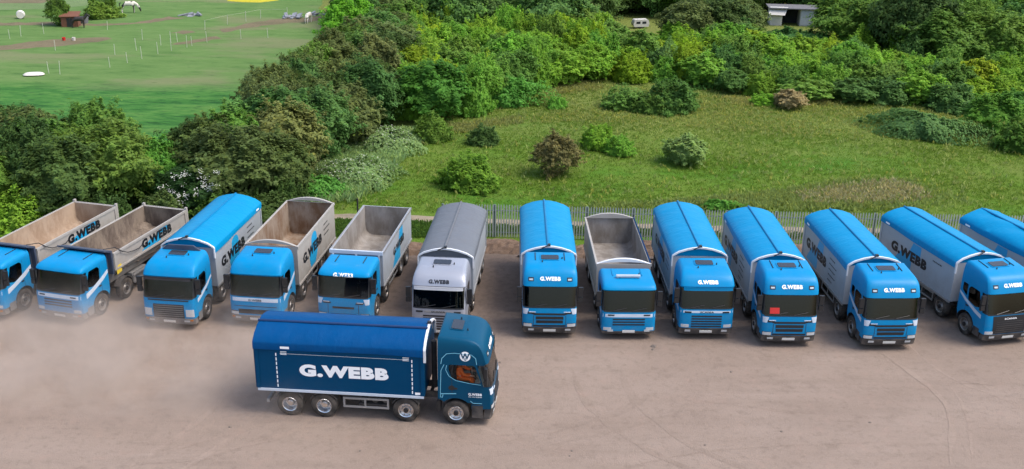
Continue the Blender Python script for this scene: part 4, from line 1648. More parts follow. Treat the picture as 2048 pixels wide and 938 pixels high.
# ------------------------------------------------------------------ foliage
def leaf_mat(name, trans=0.5):
    m, t, b = newmat(name)
    oi = N(t, 'ShaderNodeObjectInfo')
    at_ = N(t, 'ShaderNodeAttribute')
    at_.attribute_name = 'tint'
    rp = N(t, 'ShaderNodeMapRange')
    rp.inputs[3].default_value = 0.90
    rp.inputs[4].default_value = 1.75
    t.links.new(at_.outputs['Fac'], rp.inputs[0])
    cmb = N(t, 'ShaderNodeCombineColor')
    for k in range(3):
        t.links.new(rp.outputs[0], cmb.inputs[k])
    base = mix(t, 1.0, oi.outputs['Color'], cmb.outputs[0], 'MULTIPLY')
    rn = ramp(t, oi.outputs['Random'], [(0.0, (.82, .86, .8)), (0.5, (1, 1, 1)), (1.0, (1.2, 1.1, 1.05))])
    base = mix(t, 1.0, base, rn, 'MULTIPLY')
    # some leaves dry, some fresh
    a2 = N(t, 'ShaderNodeAttribute')
    a2.attribute_name = 'hue'
    base = mix(t, a2.outputs['Fac'], base, mix(t, 1.0, base, (1.25, 1.1, .7), 'MULTIPLY'))
    t.links.new(base, b.inputs['Base Color'])
    b.inputs['Roughness'].default_value = 0.6
    b.inputs['Specular IOR Level'].default_value = 0.1
    tr = N(t, 'ShaderNodeBsdfTranslucent')
    t.links.new(base, tr.inputs[0])
    mx = N(t, 'ShaderNodeMixShader')
    mx.inputs[0].default_value = trans
    t.links.new(b.outputs[0], mx.inputs[1])
    t.links.new(tr.outputs[0], mx.inputs[2])
    t.links.new(mx.outputs[0], t.nodes['Material Output'].inputs[0])
    return m


M['leaf'] = leaf_mat('foliage')
M['bark'] = flat('bark', (0.0729, 0.0567, 0.0405), 0.9, 0, 0.3, 6)
M['bloom'] = flat('white_blossom', (0.46, 0.47, 0.40), 0.7)
M['twig'] = flat('dry_twigs', (0.1296, 0.0972, 0.06885), 0.9)


def quads_mesh(name, P4, tint, hue, mat):
    """P4: n x 4 x 3"""
    n = len(P4)
    me = bpy.data.meshes.new(name)
    me.vertices.add(n * 4)
    me.vertices.foreach_set('co', P4.reshape(-1).astype(np.float32))
    me.loops.add(n * 4)
    me.loops.foreach_set('vertex_index', np.arange(n * 4, dtype=np.int32))
    me.polygons.add(n)
    me.polygons.foreach_set('loop_start', np.arange(0, n * 4, 4, dtype=np.int32))
    me.polygons.foreach_set('loop_total', np.full(n, 4, dtype=np.int32))
    me.update(calc_edges=True)
    for nm, v in (('tint', tint), ('hue', hue)):
        a = me.attributes.new(nm, 'FLOAT', 'FACE')
        a.data.foreach_set('value', v.astype(np.float32))
    me.materials.append(mat)
    return me


def leaves(rs, pos, out, size, flatten=0.5, long=1.7):
    """leaf quads at pos, facing roughly along out"""
    n = len(pos)
    nr = out * 1.0 + rs.normal(0, .40, (n, 3))
    nr[:, 2] += flatten
    nr /= np.linalg.norm(nr, axis=1)[:, None] + 1e-9
    a = rs.normal(0, 1, (n, 3))
    u = a - nr * (a * nr).sum(1)[:, None]
    u /= np.linalg.norm(u, axis=1)[:, None] + 1e-9
    v = np.cross(nr, u)
    s = size * rs.uniform(.6, 1.35, (n, 1))
    up = nr * s * .18
    P4 = np.stack([pos - u * s * long * .5, pos + v * s * .42 + up, pos + u * s * long * .5, pos - v * s * .42 + up], 1)
    return P4


def crown(name, seed, rx, ry, z0, h, nl, nleaf, size, lobe=(.28, .5), dome=False, stray=.06, env=.56):
    """a crown: leaves over an uneven envelope, and sprays that stand out of it. rx, ry: half widths; z0: underside; h: height"""
    rs = np.random.RandomState(seed)
    ph = rs.uniform(0, 6.28, 8)
    ctr = np.array([0, 0, z0 if dome else z0 + h * .42])
    hz = h if dome else h * .58

    def surf(d):
        """distance of the envelope in the directions d"""
        az = np.arctan2(d[:, 1], d[:, 0])
        el = d[:, 2]
        k = 1 + .13 * np.sin(2 * az + ph[0] + 2 * el) + .10 * np.sin(3 * az + ph[1] - 3 * el) + .08 * np.sin(5 * az + ph[2] + 4 * el) + .05 * np.sin(9 * az + ph[3]) * np.cos(7 * el + ph[4])
        dz = np.where(d[:, 2] > 0, hz, h * .42 if not dome else h)
        r = 1 / np.sqrt((d[:, 0] / rx) ** 2 + (d[:, 1] / ry) ** 2 + (d[:, 2] / dz) ** 2)
        return r * k * .9

    def dirs(n, up):
        d = rs.normal(0, 1, (n, 3))
        d /= np.linalg.norm(d, axis=1)[:, None]
        if dome:
            d[:, 2] = np.abs(d[:, 2])
        else:
            fl = (d[:, 2] < -.1) & (rs.uniform(0, 1, n) < up)
            d[fl, 2] *= -1
        return d
    # sprays: short arching branches with leaves along them
    sd_ = dirs(nl * 3, .7)
    so = ctr + sd_ * (surf(sd_) * rs.uniform(.55, .95, nl * 3))[:, None]
    st = rs.uniform(.25, .85, nl * 3)
    sl = rs.uniform(.14, .34, nl * 3) * min(rx, h * .8)
    ne = int(nleaf * env)
    d = dirs(ne, .75)
    rad = surf(d) * (1 - np.abs(rs.normal(0, .10, ne)))
    pe = ctr + d * rad[:, None]
    # tint follows broad patches of the crown
    te = .5 + .16 * np.sin(pe[:, 0] * 2.1 + ph[5]) * np.sin(pe[:, 1] * 2.3 + ph[6]) + .12 * np.sin(pe[:, 2] * 2.7 + ph[7])
    ns = nleaf - ne
    idx = rs.randint(0, nl * 3, ns)
    t = rs.uniform(0, 1, ns)
    bd = sd_[idx] + np.array([0, 0, .35])
    bd /= np.linalg.norm(bd, axis=1)[:, None]
    spread = (.32 * (1 - t * .75) * sl[idx])[:, None]
    psn = so[idx] + bd * (t * sl[idx] * 1.6)[:, None] + rs.normal(0, 1, (ns, 3)) * spread
    psn[:, 2] -= (t ** 2) * sl[idx] * .35
    pos = np.concatenate([pe, psn])
    out = np.concatenate([d, sd_[idx] * .8 + rs.normal(0, .25, (ns, 3))])
    out /= np.linalg.norm(out, axis=1)[:, None] + 1e-9
    pos[:, 2] = np.maximum(pos[:, 2], .02)
    P4 = leaves(rs, pos, out, size, .75)
    tint = np.clip(np.concatenate([te, st[idx]]) + rs.normal(0, .15, nleaf), 0, 1)
    hue = np.clip(rs.normal(.15, .25, nleaf), 0, 1)
    return quads_mesh(name, P4, tint, hue, M['leaf']), [tuple(p) for p in so[:30]], sl


def trunk(name, seed, h, lobes, r0):
    r = random.Random(seed)
    mb = MB()
    top = Vector((r.uniform(-.3, .3), r.uniform(-.3, .3), h))
    mid = Vector((r.uniform(-.15, .15), r.uniform(-.15, .15), h * .5))
    mb.tube([(0, 0, -.15), (0, 0, .1), mid, top], [r0 * 1.4, r0, r0 * .8, r0 * .4], 7)
    for c in lobes[::2]:
        c = Vector(c)
        a = mid.lerp(top, r.uniform(0, .9))
        mb.tube([a, a.lerp(c, .5) + Vector((0, 0, .15)), c], [r0 * .4, r0 * .26, r0 * .08], 5)
    return mb.mesh(name, M['bark'], True)


TREES = []     # (crown mesh, trunk mesh, height, radius)
for k in range(5):
    rx = [2.6, 2.2, 2.9, 2.4, 2.1][k]
    h = [4.6, 5.2, 4.4, 5.4, 4.2][k]
    cm_, C_, Rl = crown('crown', 20 + k, rx, rx * .95, .15, h, 52, 21000, .145, lobe=(.2, .42), stray=.10)
    TREES.append((cm_, trunk('trunk', 20 + k, h * .6, C_, .13), h + .5, rx))
SHRUBS = []
for k in range(5):
    rx = [1.7, 1.5, 2.0, 1.6, 1.8][k]
    h = [2.4, 2.9, 2.2, 3.2, 2.7][k]
    cm_, C_, Rl = crown('shrub', 40 + k, rx, rx, .05, h, 34, 11500, .12, env=.42, lobe=(.2, .45), dome=k % 2 == 0, stray=.10)
    SHRUBS.append((cm_, None, h, rx))
BIG = []
for k in range(4):
    rx = [3.6, 3.2, 4.0, 3.4][k]
    h = [6.6, 7.4, 6.2, 7.0][k]
    cm_, C_, Rl = crown('crown', 60 + k, rx, rx, .3, h, 64, 20000, .19, lobe=(.18, .36), stray=.09)
    BIG.append((cm_, trunk('trunk', 60 + k, h * .6, C_, .2), h + 1, rx))

DARK, MIDG, BRIGHT, YELLOW, OLIVE, BLUEG, FRESH = (.072, .124, .036), (.114, .215, .042), (.168, .310, .038), (.215, .325, .028), (.118, .155, .052), (.088, .185, .052), (.140, .300, .044)


def plant(proto, x, y, height, width, colr, name, label, cat, group, rz=None, lean=0):
    cm_, tk, h0, r0 = proto
    r = random.Random(int(x * 131 + y * 977))
    sx = width / 2 / r0
    if tk:
        root = empty(name, (x, y, 0), r.uniform(0, 6.28) if rz is None else rz)
        root.scale = (sx, sx * r.uniform(.9, 1.1), height / h0)
        o = link('crown', cm_, root)
        link('trunk', tk, root)
    else:
        root = o = link(name, cm_, None, (x, y, 0))
        root.rotation_euler = (0, 0, r.uniform(0, 6.28) if rz is None else rz)
        root.scale = (sx, sx * r.uniform(.9, 1.1), height / h0)
    j = r.uniform(.86, 1.14)
    o.color = (colr[0] * j * r.uniform(.92, 1.08), colr[1] * j, colr[2] * j * r.uniform(.9, 1.1), 1)
    tag(root, label, cat, group)
    return root


def inside(p, poly):
    x, y = p
    c = False
    for i in range(len(poly)):
        (x0, y0), (x1, y1) = poly[i - 1], poly[i]
        if (y0 > y) != (y1 > y) and x < (x1 - x0) * (y - y0) / (y1 - y0) + x0:
            c = not c
    return c


def scatter(poly, step, seed, avoid=()):
    r = random.Random(seed)
    xs = [p[0] for p in poly]
    ys = [p[1] for p in poly]
    out = []
    y = min(ys)
    row = 0
    while y < max(ys):
        x = min(xs) + (step / 2 if row % 2 else 0)
        while x < max(xs):
            p = (x + r.uniform(-.35, .35) * step, y + r.uniform(-.35, .35) * step)
            if inside(p, poly) and all((p[0] - a) ** 2 + (p[1] - b) ** 2 > rad ** 2 for a, b, rad in avoid):
                out.append(p)
            x += step
        y += step * .85
        row += 1
    return out


CN = {DARK: 'dark green', MIDG: 'mid green', BRIGHT: 'bright green', YELLOW: 'yellow green', OLIVE: 'olive brown', BLUEG: 'bluish green', FRESH: 'fresh green'}
VIEW = {'n': 0}


def mass(poly, step, seed, protos, hr, wr, cols, name, where, cat, group, avoid=()):
    r = random.Random(seed)
    for (x, y) in scatter(poly, step, seed, avoid):
        c = r.choice(cols)
        plant(r.choice(protos), x, y, r.uniform(*hr), r.uniform(*wr), c, name, CN[c] + ' ' + where, cat, group)
        VIEW['n'] += 1


# hedge behind the open tippers, west of the yard
mass([(-45, 56.5), (-22.2, 56.2), (-22.4, 64), (-45, 64.5)], 2.9, 101, TREES, (4.6, 6.2), (4.4, 5.6), [DARK, MIDG, DARK, OLIVE], 'hedge_tree', 'tree in the thick hedge behind the open tippers', 'tree', 'hedge trees behind the open tippers')
mass([(-45, 54.7), (-21, 54.5), (-21, 56), (-45, 56.2)], 1.9, 102, SHRUBS, (1.5, 2.6), (2.4, 3.4), [DARK, MIDG, BRIGHT], 'shrub', 'shrub along the foot of the hedge behind the tippers', 'shrub', 'shrubs at the hedge foot')
# the tall hedge running away along the paddock
HEDGE = [(-20, 58.5), (-14.5, 58.5), (-13.0, 64), (-10.8, 72), (-10.5, 84), (-11, 98), (-12, 124), (-19.5, 124), (-17, 112), (-16, 100), (-16.3, 92), (-17.3, 80), (-18.4, 70)]
mass(HEDGE, 3.15, 103, TREES, (4.4, 6.0), (4.4, 6.0), [DARK, MIDG, OLIVE, OLIVE, BLUEG], 'hedge_tree', 'tree in the tall hedge beside the horse paddock', 'tree', 'hedge trees beside the paddock')
# low brambles at the hedge foot
mass([(-20.5, 55.5), (-13.5, 56), (-12, 59), (-19, 58.6)], 1.9, 104, SHRUBS, (1.2, 2.4), (2.2, 3.2), [DARK, MIDG], 'shrub', 'shrub at the hedge foot beside the path', 'shrub', 'shrubs beside the path')
# scrub in the middle and to the east
SCRUB1 = [(-11, 80), (-5, 81), (1.0, 86.5), (3, 92), (9.5, 96), (11, 101), (12, 111), (-11, 111), (-10.5, 98)]
mass(SCRUB1, 2.7, 105, SHRUBS + TREES[:2], (2.8, 4.6), (3.2, 4.8), [BRIGHT, FRESH, YELLOW, MIDG, BRIGHT], 'scrub_bush', 'bush in the tall scrub beyond the meadow clearing', 'bush', 'scrub bushes beyond the clearing')
SHACKS = [(33.5, 128, 8), (32.5, 124, 7.5), (31.3, 119, 6.5), (30.2, 114, 5), (29, 109.5, 3.5), (14.8, 124, 6), (14.2, 119, 5.5), (13.6, 114, 5), (13, 109, 3), (13.6, 135, 4), (26.5, 125, 4.5), (22, 121, 3.5), (30, 119, 3)]
SCRUB2 = [(8, 97), (15, 93), (24, 88.5), (30, 86.5), (40, 87.5), (60, 92), (80, 98), (80, 106), (38, 112), (12, 115)]
mass(SCRUB2, 2.8, 106, SHRUBS, (1.7, 3.6), (3.2, 4.9), [BRIGHT, MIDG, BRIGHT, YELLOW, FRESH, MIDG, BLUEG], 'scrub_bush', 'bush in the low scrub east of the clearing', 'bush', 'scrub bushes east of the clearing', SHACKS)
# dark trees far behind
mass([(-11, 112), (3, 111), (11.5, 113), (12, 138), (-18, 138), (-18, 124), (-12, 123)], 4.4, 107, BIG, (6.2, 8.2), (6.4, 8.4), [DARK, BLUEG, MIDG, OLIVE], 'tree', 'tree in the dark belt beyond the scrub', 'tree', 'dark trees beyond the scrub', SHACKS)
mass([(35, 109), (38, 100), (50, 98), (80, 100), (80, 140), (43, 140), (40, 122)], 4.6, 108, BIG, (6.0, 8.6), (6.6, 9.0), [DARK, MIDG, MIDG, BLUEG], 'tree', 'tree in the tall wood beside the white shacks', 'tree', 'tall trees beside the shacks', SHACKS)
mass([(12, 131), (42, 134), (42, 141), (12, 141)], 4.4, 109, BIG, (6.4, 8.4), (6.6, 8.4), [DARK, MIDG, BLUEG], 'tree', 'tree behind the white caravan and shacks', 'tree', 'trees behind the shacks')
mass([(17, 112), (25, 111), (26, 121), (18, 121)], 3.6, 110, BIG, (5.0, 6.5), (6.0, 7.5), [DARK, OLIVE], 'tree', 'tree between the white caravan and the shacks', 'tree', 'trees between caravan and shacks', SHACKS)
mass([(-18, 141), (95, 141), (95, 170), (-22, 170)], 5.6, 111, BIG, (7.5, 10.5), (7.5, 9.5), [DARK, MIDG], 'tree', 'tree of the far wood along the top', 'tree', 'trees of the far wood')


def one(proto, px, py, height, width, colr, name, label, cat, **kw):
    p = at(px, py)
    return plant(proto, p.x, p.y, height, width, colr, name, label, cat, None, **kw)


one(SHRUBS[0], 940, 372, 2.1, 3.9, (0.139, 0.252, 0.034), 'bush', 'yellow green spreading bush alone on the near meadow, west of the brown bush', 'bush')
one(SHRUBS[3], 1112, 350, 2.7, 2.9, (0.163, 0.151, 0.059), 'bush', 'brown reddish bush alone in the middle of the near meadow', 'bush')
one(SHRUBS[4], 865, 280, 1.9, 2.6, MIDG, 'bush', 'dark rounded bush beside the white blossoming brambles', 'bush')
one(SHRUBS[0], 967, 287, 1.4, 2.2, (0.094, 0.172, 0.047), 'bush', 'small dull bush on the meadow above the yellow green bush', 'bush')
one(SHRUBS[2], 1195, 292, 1.5, 2.8, BRIGHT, 'bush', 'low bright green bush, upper half of the pair beside the brown bush', 'bush')
one(SHRUBS[2], 1237, 306, 1.2, 2.6, FRESH, 'bush', 'low bright green bush, lower half of the pair beside the brown bush', 'bush')
one(SHRUBS[1], 1370, 326, 1.9, 3.1, (0.196, 0.272, 0.086), 'bush', 'pale grey green bush with dry stems alone on the open meadow', 'bush')
one(SHRUBS[4], 1250, 214, 1.7, 3.6, (.100, .200, .042), 'bush', 'flat green bush joined to the rounded one above the meadow', 'bush')
one(SHRUBS[0], 1345, 220, 2.6, 4.2, (.088, .185, .042), 'bush', 'rounded green bush mound standing in the clearing', 'bush')
one(SHRUBS[2], 1300, 222, 1.4, 3.4, (.088, .185, .042), 'bush', 'low green bush filling the gap before the rounded mound', 'bush')
one(SHRUBS[2], 1113, 216, .9, 1.7, FRESH, 'bush', 'tiny fresh green bush on the dry grass of the clearing', 'bush')
one(SHRUBS[1], 1580, 217, 1.5, 2.6, (0.298, 0.252, 0.145), 'bush', 'bare grey brown twiggy bush at the scrub edge', 'bush')
one(SHRUBS[2], 1530, 208, .9, 2.4, BRIGHT, 'bush', 'small bright bush beside the bare twiggy bush', 'bush')
one(SHRUBS[4], 2050, 300, 2.6, 4.0, MIDG, 'bush', 'bush at the picture edge behind the long bramble mound', 'bush')
one(SHRUBS[3], 1985, 265, 3.0, 4.2, (0.094, 0.212, 0.034), 'bush', 'tall olive green bush just behind the long bramble mound', 'bush')
one(SHRUBS[0], 1905, 218, 2.2, 4.4, BLUEG, 'bush', 'bluish green bush with pale dead twigs above the bramble mound', 'bush')
one(SHRUBS[1], 1980, 180, 2.4, 3.8, YELLOW, 'bush', 'yellow green round bush below the tall wood', 'bush')
one(TREES[1], 870, 238, 5.0, 6.2, (0.085, 0.212, 0.034), 'tree', 'large spreading green tree standing forward of the scrub', 'tree')
one(TREES[2], 760, 150, 5.0, 6.4, BLUEG, 'tree', 'bluish green tree bulging from the tall hedge', 'tree')
one(TREES[4], 310, 402, 4.2, 3.8, (.100, .250, .040), 'tree', 'fresh bright green small tree between two dark hedges', 'tree')
one(TREES[3], 700, 120, 6.6, 5.6, (.150, .330, .034), 'tree', 'bright lime green tree at the top end of the tall hedge', 'tree')
one(TREES[0], 520, 360, 3.2, 4.8, MIDG, 'tree', 'dull green tree overhanging the blue sheet at the hedge end', 'tree')
tbr = at(1705, 22)
plant(BIG[0], tbr.x, tbr.y + 14, 9.5, 8, (0.065, 0.044, 0.031), 'tree', 'purple brown tree at the top beside the far wood', 'tree', None)

# bramble mounds: long low domes of leaves
def mound(name, cx, cy, rx, ry, h, seed, nleaf, size, colr, label, rz=0, bloom=0):
    cm_, C_, Rl = crown(name, seed, rx, ry, .0, h, 46, nleaf, size, lobe=(.30, .55), dome=True, stray=.05)
    o = link(name, cm_, None, (cx, cy, 0))
    o.rotation_euler = (0, 0, rz)
    o.color = (*colr, 1)
    tag(o, label, 'bramble')
    if bloom:
        rs = np.random.RandomState(seed + 1)
        me = cm_
        nv = len(me.vertices)
        co = np.empty(nv * 3, np.float32)
        me.vertices.foreach_get('co', co)
        co = co.reshape(-1, 4, 3).mean(1)
        up = co[co[:, 2] > h * .35]
        pk = up[rs.choice(len(up), bloom)] + rs.normal(0, .05, (bloom, 3)) + np.array([0, 0, .06])
        P4 = leaves(rs, pk, np.tile([[0, 0, 1.]], (bloom, 1)), .07, long=1.0)
        b = link('blossom', quads_mesh('blossom', P4, np.ones(bloom), np.zeros(bloom), M['bloom']), o)
    return o


pm = at(1850, 272)
mound('bramble', pm.x, pm.y + .6, 5.6, 2.9, 1.5, 81, 16000, .15, (0.090, 0.189, 0.064), 'long dark green bramble mound sloping across the meadow', rz=R(-24))
pm = at(1960, 225)
mound('bramble', pm.x + 4, pm.y, 4.6, 2.4, 1.6, 82, 7000, .18, (0.078, 0.202, 0.044), 'green bramble mound at the picture edge below the wood')
pm = at(1590, 100)
mound('bramble', pm.x, pm.y, 7.0, 5.0, 2.0, 83, 12000, .22, (.080, .190, .058), 'wide bluish green bramble mound in front of the white shacks')
pm = at(1470, 165)
mound('bramble', pm.x, pm.y, 6.5, 3.2, 1.6, 84, 9000, .2, (0.094, 0.212, 0.044), 'grey green bramble mound spreading along the scrub edge')
pm = at(1700, 175)
mound('bramble', pm.x, pm.y, 4.6, 3.0, 2.2, 85, 8000, .18, (0.094, 0.282, 0.037), 'fresh green creeper mound spilling onto the clearing')
pm = at(1000, 205)
mound('bramble', pm.x, pm.y, 4.4, 2.6, 2.4, 86, 9000, .18, (0.084, 0.231, 0.041), 'green bramble mound beside the large spreading tree')
pm = at(720, 360)
mound('bramble', pm.x - .3, pm.y + .2, 4.2, 2.8, 1.2, 87, 11000, .12, (.175, .270, .105), 'lower of two pale green mounds dusted with white blossom', bloom=1300)
pm = at(775, 300)
mound('bramble', pm.x, pm.y + .4, 3.2, 2.8, 1.3, 88, 9000, .12, (.175, .270, .105), 'upper of two pale green mounds dusted with white blossom', bloom=900)
pm = at(640, 390)
mound('bramble', pm.x, pm.y, 2.4, 1.6, 1.1, 89, 4500, .14, (0.094, 0.252, 0.051), 'green bramble mound below the blossom mounds')
pm = at(1440, 418)
mound('bramble', pm.x, pm.y, 1.6, .6, .55, 91, 1600, .13, (.085, .235, .040), 'bright green nettle clump against the fence')

# the blossom tree
pb = at(405, 425)
bt = plant(TREES[4], pb.x, pb.y - .8, 3.6, 4.0, (.034, .08, .022), 'blossom_tree', 'small hedge tree covered with white flower clusters behind the mud-caked tipper', 'tree', None, rz=0)
rs = np.random.RandomState(7)
cl = np.array([[rs.uniform(-1.9, 1.9), rs.uniform(-2.1, -1.2), rs.uniform(1.7, 4.6)] for _ in range(34)])
pk = cl[rs.choice(34, 520)] + rs.normal(0, .11, (520, 3))
P4 = leaves(rs, pk, np.tile([[0, -1., .6]], (520, 1)), .075, long=1.0)
link('blossom', quads_mesh('blossom', P4, np.ones(520), np.zeros(520), M['bloom']), bt)

# ------------------------------------------------------------------ grass
def grass(name, polys, n, hgt, seed, colr, mat, tr=(0, 1), soft=0):
    rs = np.random.RandomState(seed)
    poly = np.array(polys)
    lo, hi = poly.min(0), poly.max(0)
    pts = []
    cen = poly.mean(0)
    while len(pts) < n:
        q = rs.uniform(lo, hi)
        if soft:
            wob = 1 + .3 * math.sin(q[0] * 1.1 + 2 * math.sin(q[1] * .8)) + .2 * math.sin(q[1] * 1.7 + q[0] * .6)
            if not inside(cen + (q - cen) * (1 + rs.exponential(soft) * wob), polys):
                continue
        # clumps: keep with a probability that waves over the ground
        kq = .5 + .25 * math.sin(q[0] * .45 + 1.3 * math.sin(q[1] * .3)) + .25 * math.sin(q[1] * .7 + q[0] * .21)
        if inside(q, polys) and rs.uniform() < .25 + .75 * kq:
            pts.append(q)
    pts = np.array(pts)
    nb = 4
    base = np.repeat(pts, nb, 0) + rs.normal(0, .07, (n * nb, 2))
    m_ = n * nb
    h = hgt * rs.uniform(.5, 1.5, m_)
    ang = rs.uniform(0, 2 * PI, m_)
    wv = np.stack([np.cos(ang), np.sin(ang), np.zeros(m_)], 1) * (h * .14 + .012)[:, None]
    lean = rs.normal(0, .38, (m_, 2)) * h[:, None]
    b3 = np.concatenate([base, np.zeros((m_, 1))], 1)
    mid = b3 + np.concatenate([lean * .5, (h * .65)[:, None]], 1)
    tip = b3 + np.concatenate([lean, h[:, None]], 1)
    P4 = np.stack([b3 - wv * .7, mid - wv * .6, tip, mid + wv], 1)
    tint = np.clip(np.repeat(rs.uniform(*tr, n), nb) + rs.uniform(-.12, .12, m_), 0, 1)
    hue = np.clip(np.repeat(rs.normal(.3, .4, n), nb), 0, 1)
    o = link(name, quads_mesh(name, P4, tint, hue, mat))
    o.color = (*colr, 1)
    return tag(o, None, None, None, 'stuff')


MEADOW = [(-16, 58.5), (-8, 59), (0, 58.2), (14, 57.5), (46, 57.4), (52, 86), (32, 90), (12, 97), (4, 93), (-5, 84), (-9, 72)]
grass('grass', MEADOW, 60000, .09, 201, (.092, .166, .022), M['leaf'], (.25, .5))
grass('grass', [(-19, 54.0), (-4, 54.5), (0, 55.2), (44, 55.2), (44, 56), (14, 56), (0, 56.6), (-8, 57.2), (-16, 57)], 9000, .16, 202, (.060, .120, .024), M['leaf'])
WEEDS = [tuple(at(*p).xy) for p in ((590, 415), (620, 350), (690, 300), (770, 262), (840, 262), (850, 290), (800, 330), (760, 385), (700, 410))]
grass('white_weeds', WEEDS, 5600, .42, 220, (.185, .280, .115), M['leaf'], (.2, 1), .25)
grass('tall_grass', MEADOW, 2600, .24, 230, (.190, .235, .075), M['leaf'], (.2, .9))
grass('tall_grass', [(-4, 79), (2, 83), (10, 93), (24, 88), (46, 86), (46, 76), (24, 76), (8, 80)], 4200, .16, 231, (.190, .225, .070), M['leaf'], (.2, .8), .2)
DRY = [tuple(at(*p).xy) for p in ((1090, 415), (1280, 405), (1400, 398), (1520, 385), (1640, 365), (1740, 352), (1830, 360), (1900, 378), (1960, 410), (1900, 428), (1500, 425), (1100, 428))]
grass('dry_grass', DRY, 3600, .24, 205, (.190, .245, .075), M['leaf'], (.2, .7), .5)
DRY2 = [tuple(at(*p).xy) for p in ((1580, 392), (1700, 366), (1790, 362), (1860, 385), (1880, 408), (1700, 415), (1600, 410))]
grass('dry_grass', DRY2, 1300, .28, 206, (.270, .255, .135), M['leaf'], (.1, .9), .6)
for k_, pp in enumerate((((1040, 170), (1200, 162), (1240, 178), (1090, 196)), ((830, 262), (960, 240), (1060, 232), (1050, 250), (900, 272)), ((1400, 192), (1560, 196), (1690, 200), (1690, 214), (1480, 214)), ((1780, 172), (1900, 178), (1900, 195), (1800, 192)))):
    grass('dry_grass', [tuple(at(*p).xy) for p in pp], 750, .22, 207 + k_, (.200, .225, .080), M['leaf'], (.2, .8), .7)

# ------------------------------------------------------------------ paddock things
M['tapepost'] = flat('white_plastic_post', (0.4698, 0.4698, 0.3888), 0.5)


def electric_fence(pp, label, tape=True):
    g = [at(*p) for p in pp]
    root = empty('electric_fence', g[0])
    tag(root, label, 'fence', 'electric fences in the paddock')
    for p in g:
        r = random.Random(p.x)
        MB().tube([(0, 0, -.05), (r.uniform(-.08, .08), r.uniform(-.05, .05), r.uniform(1.0, 1.3))], .026, 6).build('post', M['tapepost'], root, loc=p - g[0])
    if tape:
        mb = MB()
        for a, b in zip(g, g[1:]):
            a, b = a - g[0], b - g[0]
            for z in (1.05,):
                mb.add([(a.x, a.y, z), (b.x, b.y, z), (b.x, b.y, z + .018), (a.x, a.y, z + .018)], [(0, 1, 2, 3)])
        mb.build('tape', M['tapepost'], root)


electric_fence([(410, 60), (455, 49), (492, 43), (521, 37), (575, 36)], 'farthest electric fence line with white tape beside the bare brown strip')
electric_fence([(120, 149), (220, 135), (255, 126), (284, 118), (316, 108), (343, 102), (374, 95), (414, 85), (482, 78), (536, 76)], 'long electric fence line of white posts rising across the paddock', False)
electric_fence([(98, 147), (111, 101), (230, 110), (273, 101), (322, 91), (342, 86), (355, 84), (384, 92)], 'crooked electric fence line of leaning white posts above the longer line', False)
electric_fence([(20, 78), (42, 73), (88, 68), (215, 60), (285, 80)], 'sparse electric fence line of faint posts near the brown shed', False)


def horse(px, py, rz, bodym, patchm, label, graze=True, s=1.0):
    p = at(px, py)
    root = empty('horse', p, rz)
    tag(root, label, 'horse', 'horses in the paddock')
    V = [(0, 0, 1.12), (.45, 0, 1.18), (.72, 0, 1.20), (-.35, 0, 1.12), (-.70, 0, 1.18)]
    rr = [(.29, .30), (.27, .31), (.20, .26), (.29, .31), (.22, .28)]
    ed = [(0, 1), (1, 2), (0, 3), (3, 4)]
    if graze:
        V += [(1.0, 0, 1.08), (1.25, 0, .72), (1.40, 0, .42), (1.44, 0, .18)]
    else:
        V += [(.95, 0, 1.42), (1.10, 0, 1.66), (1.32, 0, 1.58), (1.52, 0, 1.44)]
    rr += [(.13, .2), (.09, .13), (.085, .11), (.055, .065)]
    ed += [(2, 5), (5, 6), (6, 7), (7, 8)]
    for sx, ix in ((-1, 2), (1, 2)):
        k = len(V)
        V += [(.62, sx * .15, .95), (.64, sx * .16, .52), (.62, sx * .16, .10), (.66, sx * .16, .02)]
        rr += [.11, .062, .042, .055]
        ed += [(1, k), (k, k + 1), (k + 1, k + 2), (k + 2, k + 3)]
    for sx in (-1, 1):
        k = len(V)
        V += [(-.66, sx * .15, .92), (-.56, sx * .16, .72), (-.78, sx * .16, .48), (-.74, sx * .16, .10), (-.70, sx * .16, .02)]
        rr += [.15, .095, .058, .042, .055]
        ed += [(4, k), (k, k + 1), (k + 1, k + 2), (k + 2, k + 3), (k + 3, k + 4)]
    link('body', skin_mesh('body', V, ed, rr, bodym, 2), root)
    tl = MB().tube([(-.86, 0, 1.28), (-1.02, 0, 1.1), (-1.02, 0, .6)], [.04, .07, .03], 6)
    tl.build('tail', patchm, root, smooth=True)
    mn = MB()
    n0, n1 = Vector(V[2]), Vector(V[6])
    n0.z += .22
    n1.z += .12
    mn.tube([n0, Vector(V[5]) + Vector((-.05, 0, .2)), n1], [.03, .06, .04], 6)
    for sy in (-1, 1):
        e = Vector(V[6]) + Vector((.0, sy * .06, .1))
        mn.tube([e, e + Vector((-.02, sy * .02, .14))], [.035, .01], 5)
    mn.build('mane', patchm, root, smooth=True)
    root.scale = (s, s, s)
    return root


def piebald():
    m, t, b = newmat('piebald_coat')
    n = noise(t, objco(t), 1.3, 2, .4)
    t.links.new(ramp(t, n, [(.50, (.62, .58, .50)), (.53, (.02, .017, .015))]), b.inputs['Base Color'])
    b.inputs['Roughness'].default_value = .8
    return m


M['pie'] = piebald()
M['darkcoat'] = flat('dark_coat', (0.01782, 0.01377, 0.01134), 0.6)
M['whitecoat'] = flat('white_coat', (0.5508, 0.5184, 0.4698), 0.8)
horse(258, 26, R(8), M['pie'], M['darkcoat'], 'black and white horse grazing beyond the green bushes')
horse(158, 56, R(8), M['darkcoat'], M['darkcoat'], 'dark horse standing with raised head beside the brown shed', graze=False, s=.9)
horse(617, 46, R(80), M['whitecoat'], M['whitecoat'], 'white horse seen end on near the top of the tall hedge', s=.85)

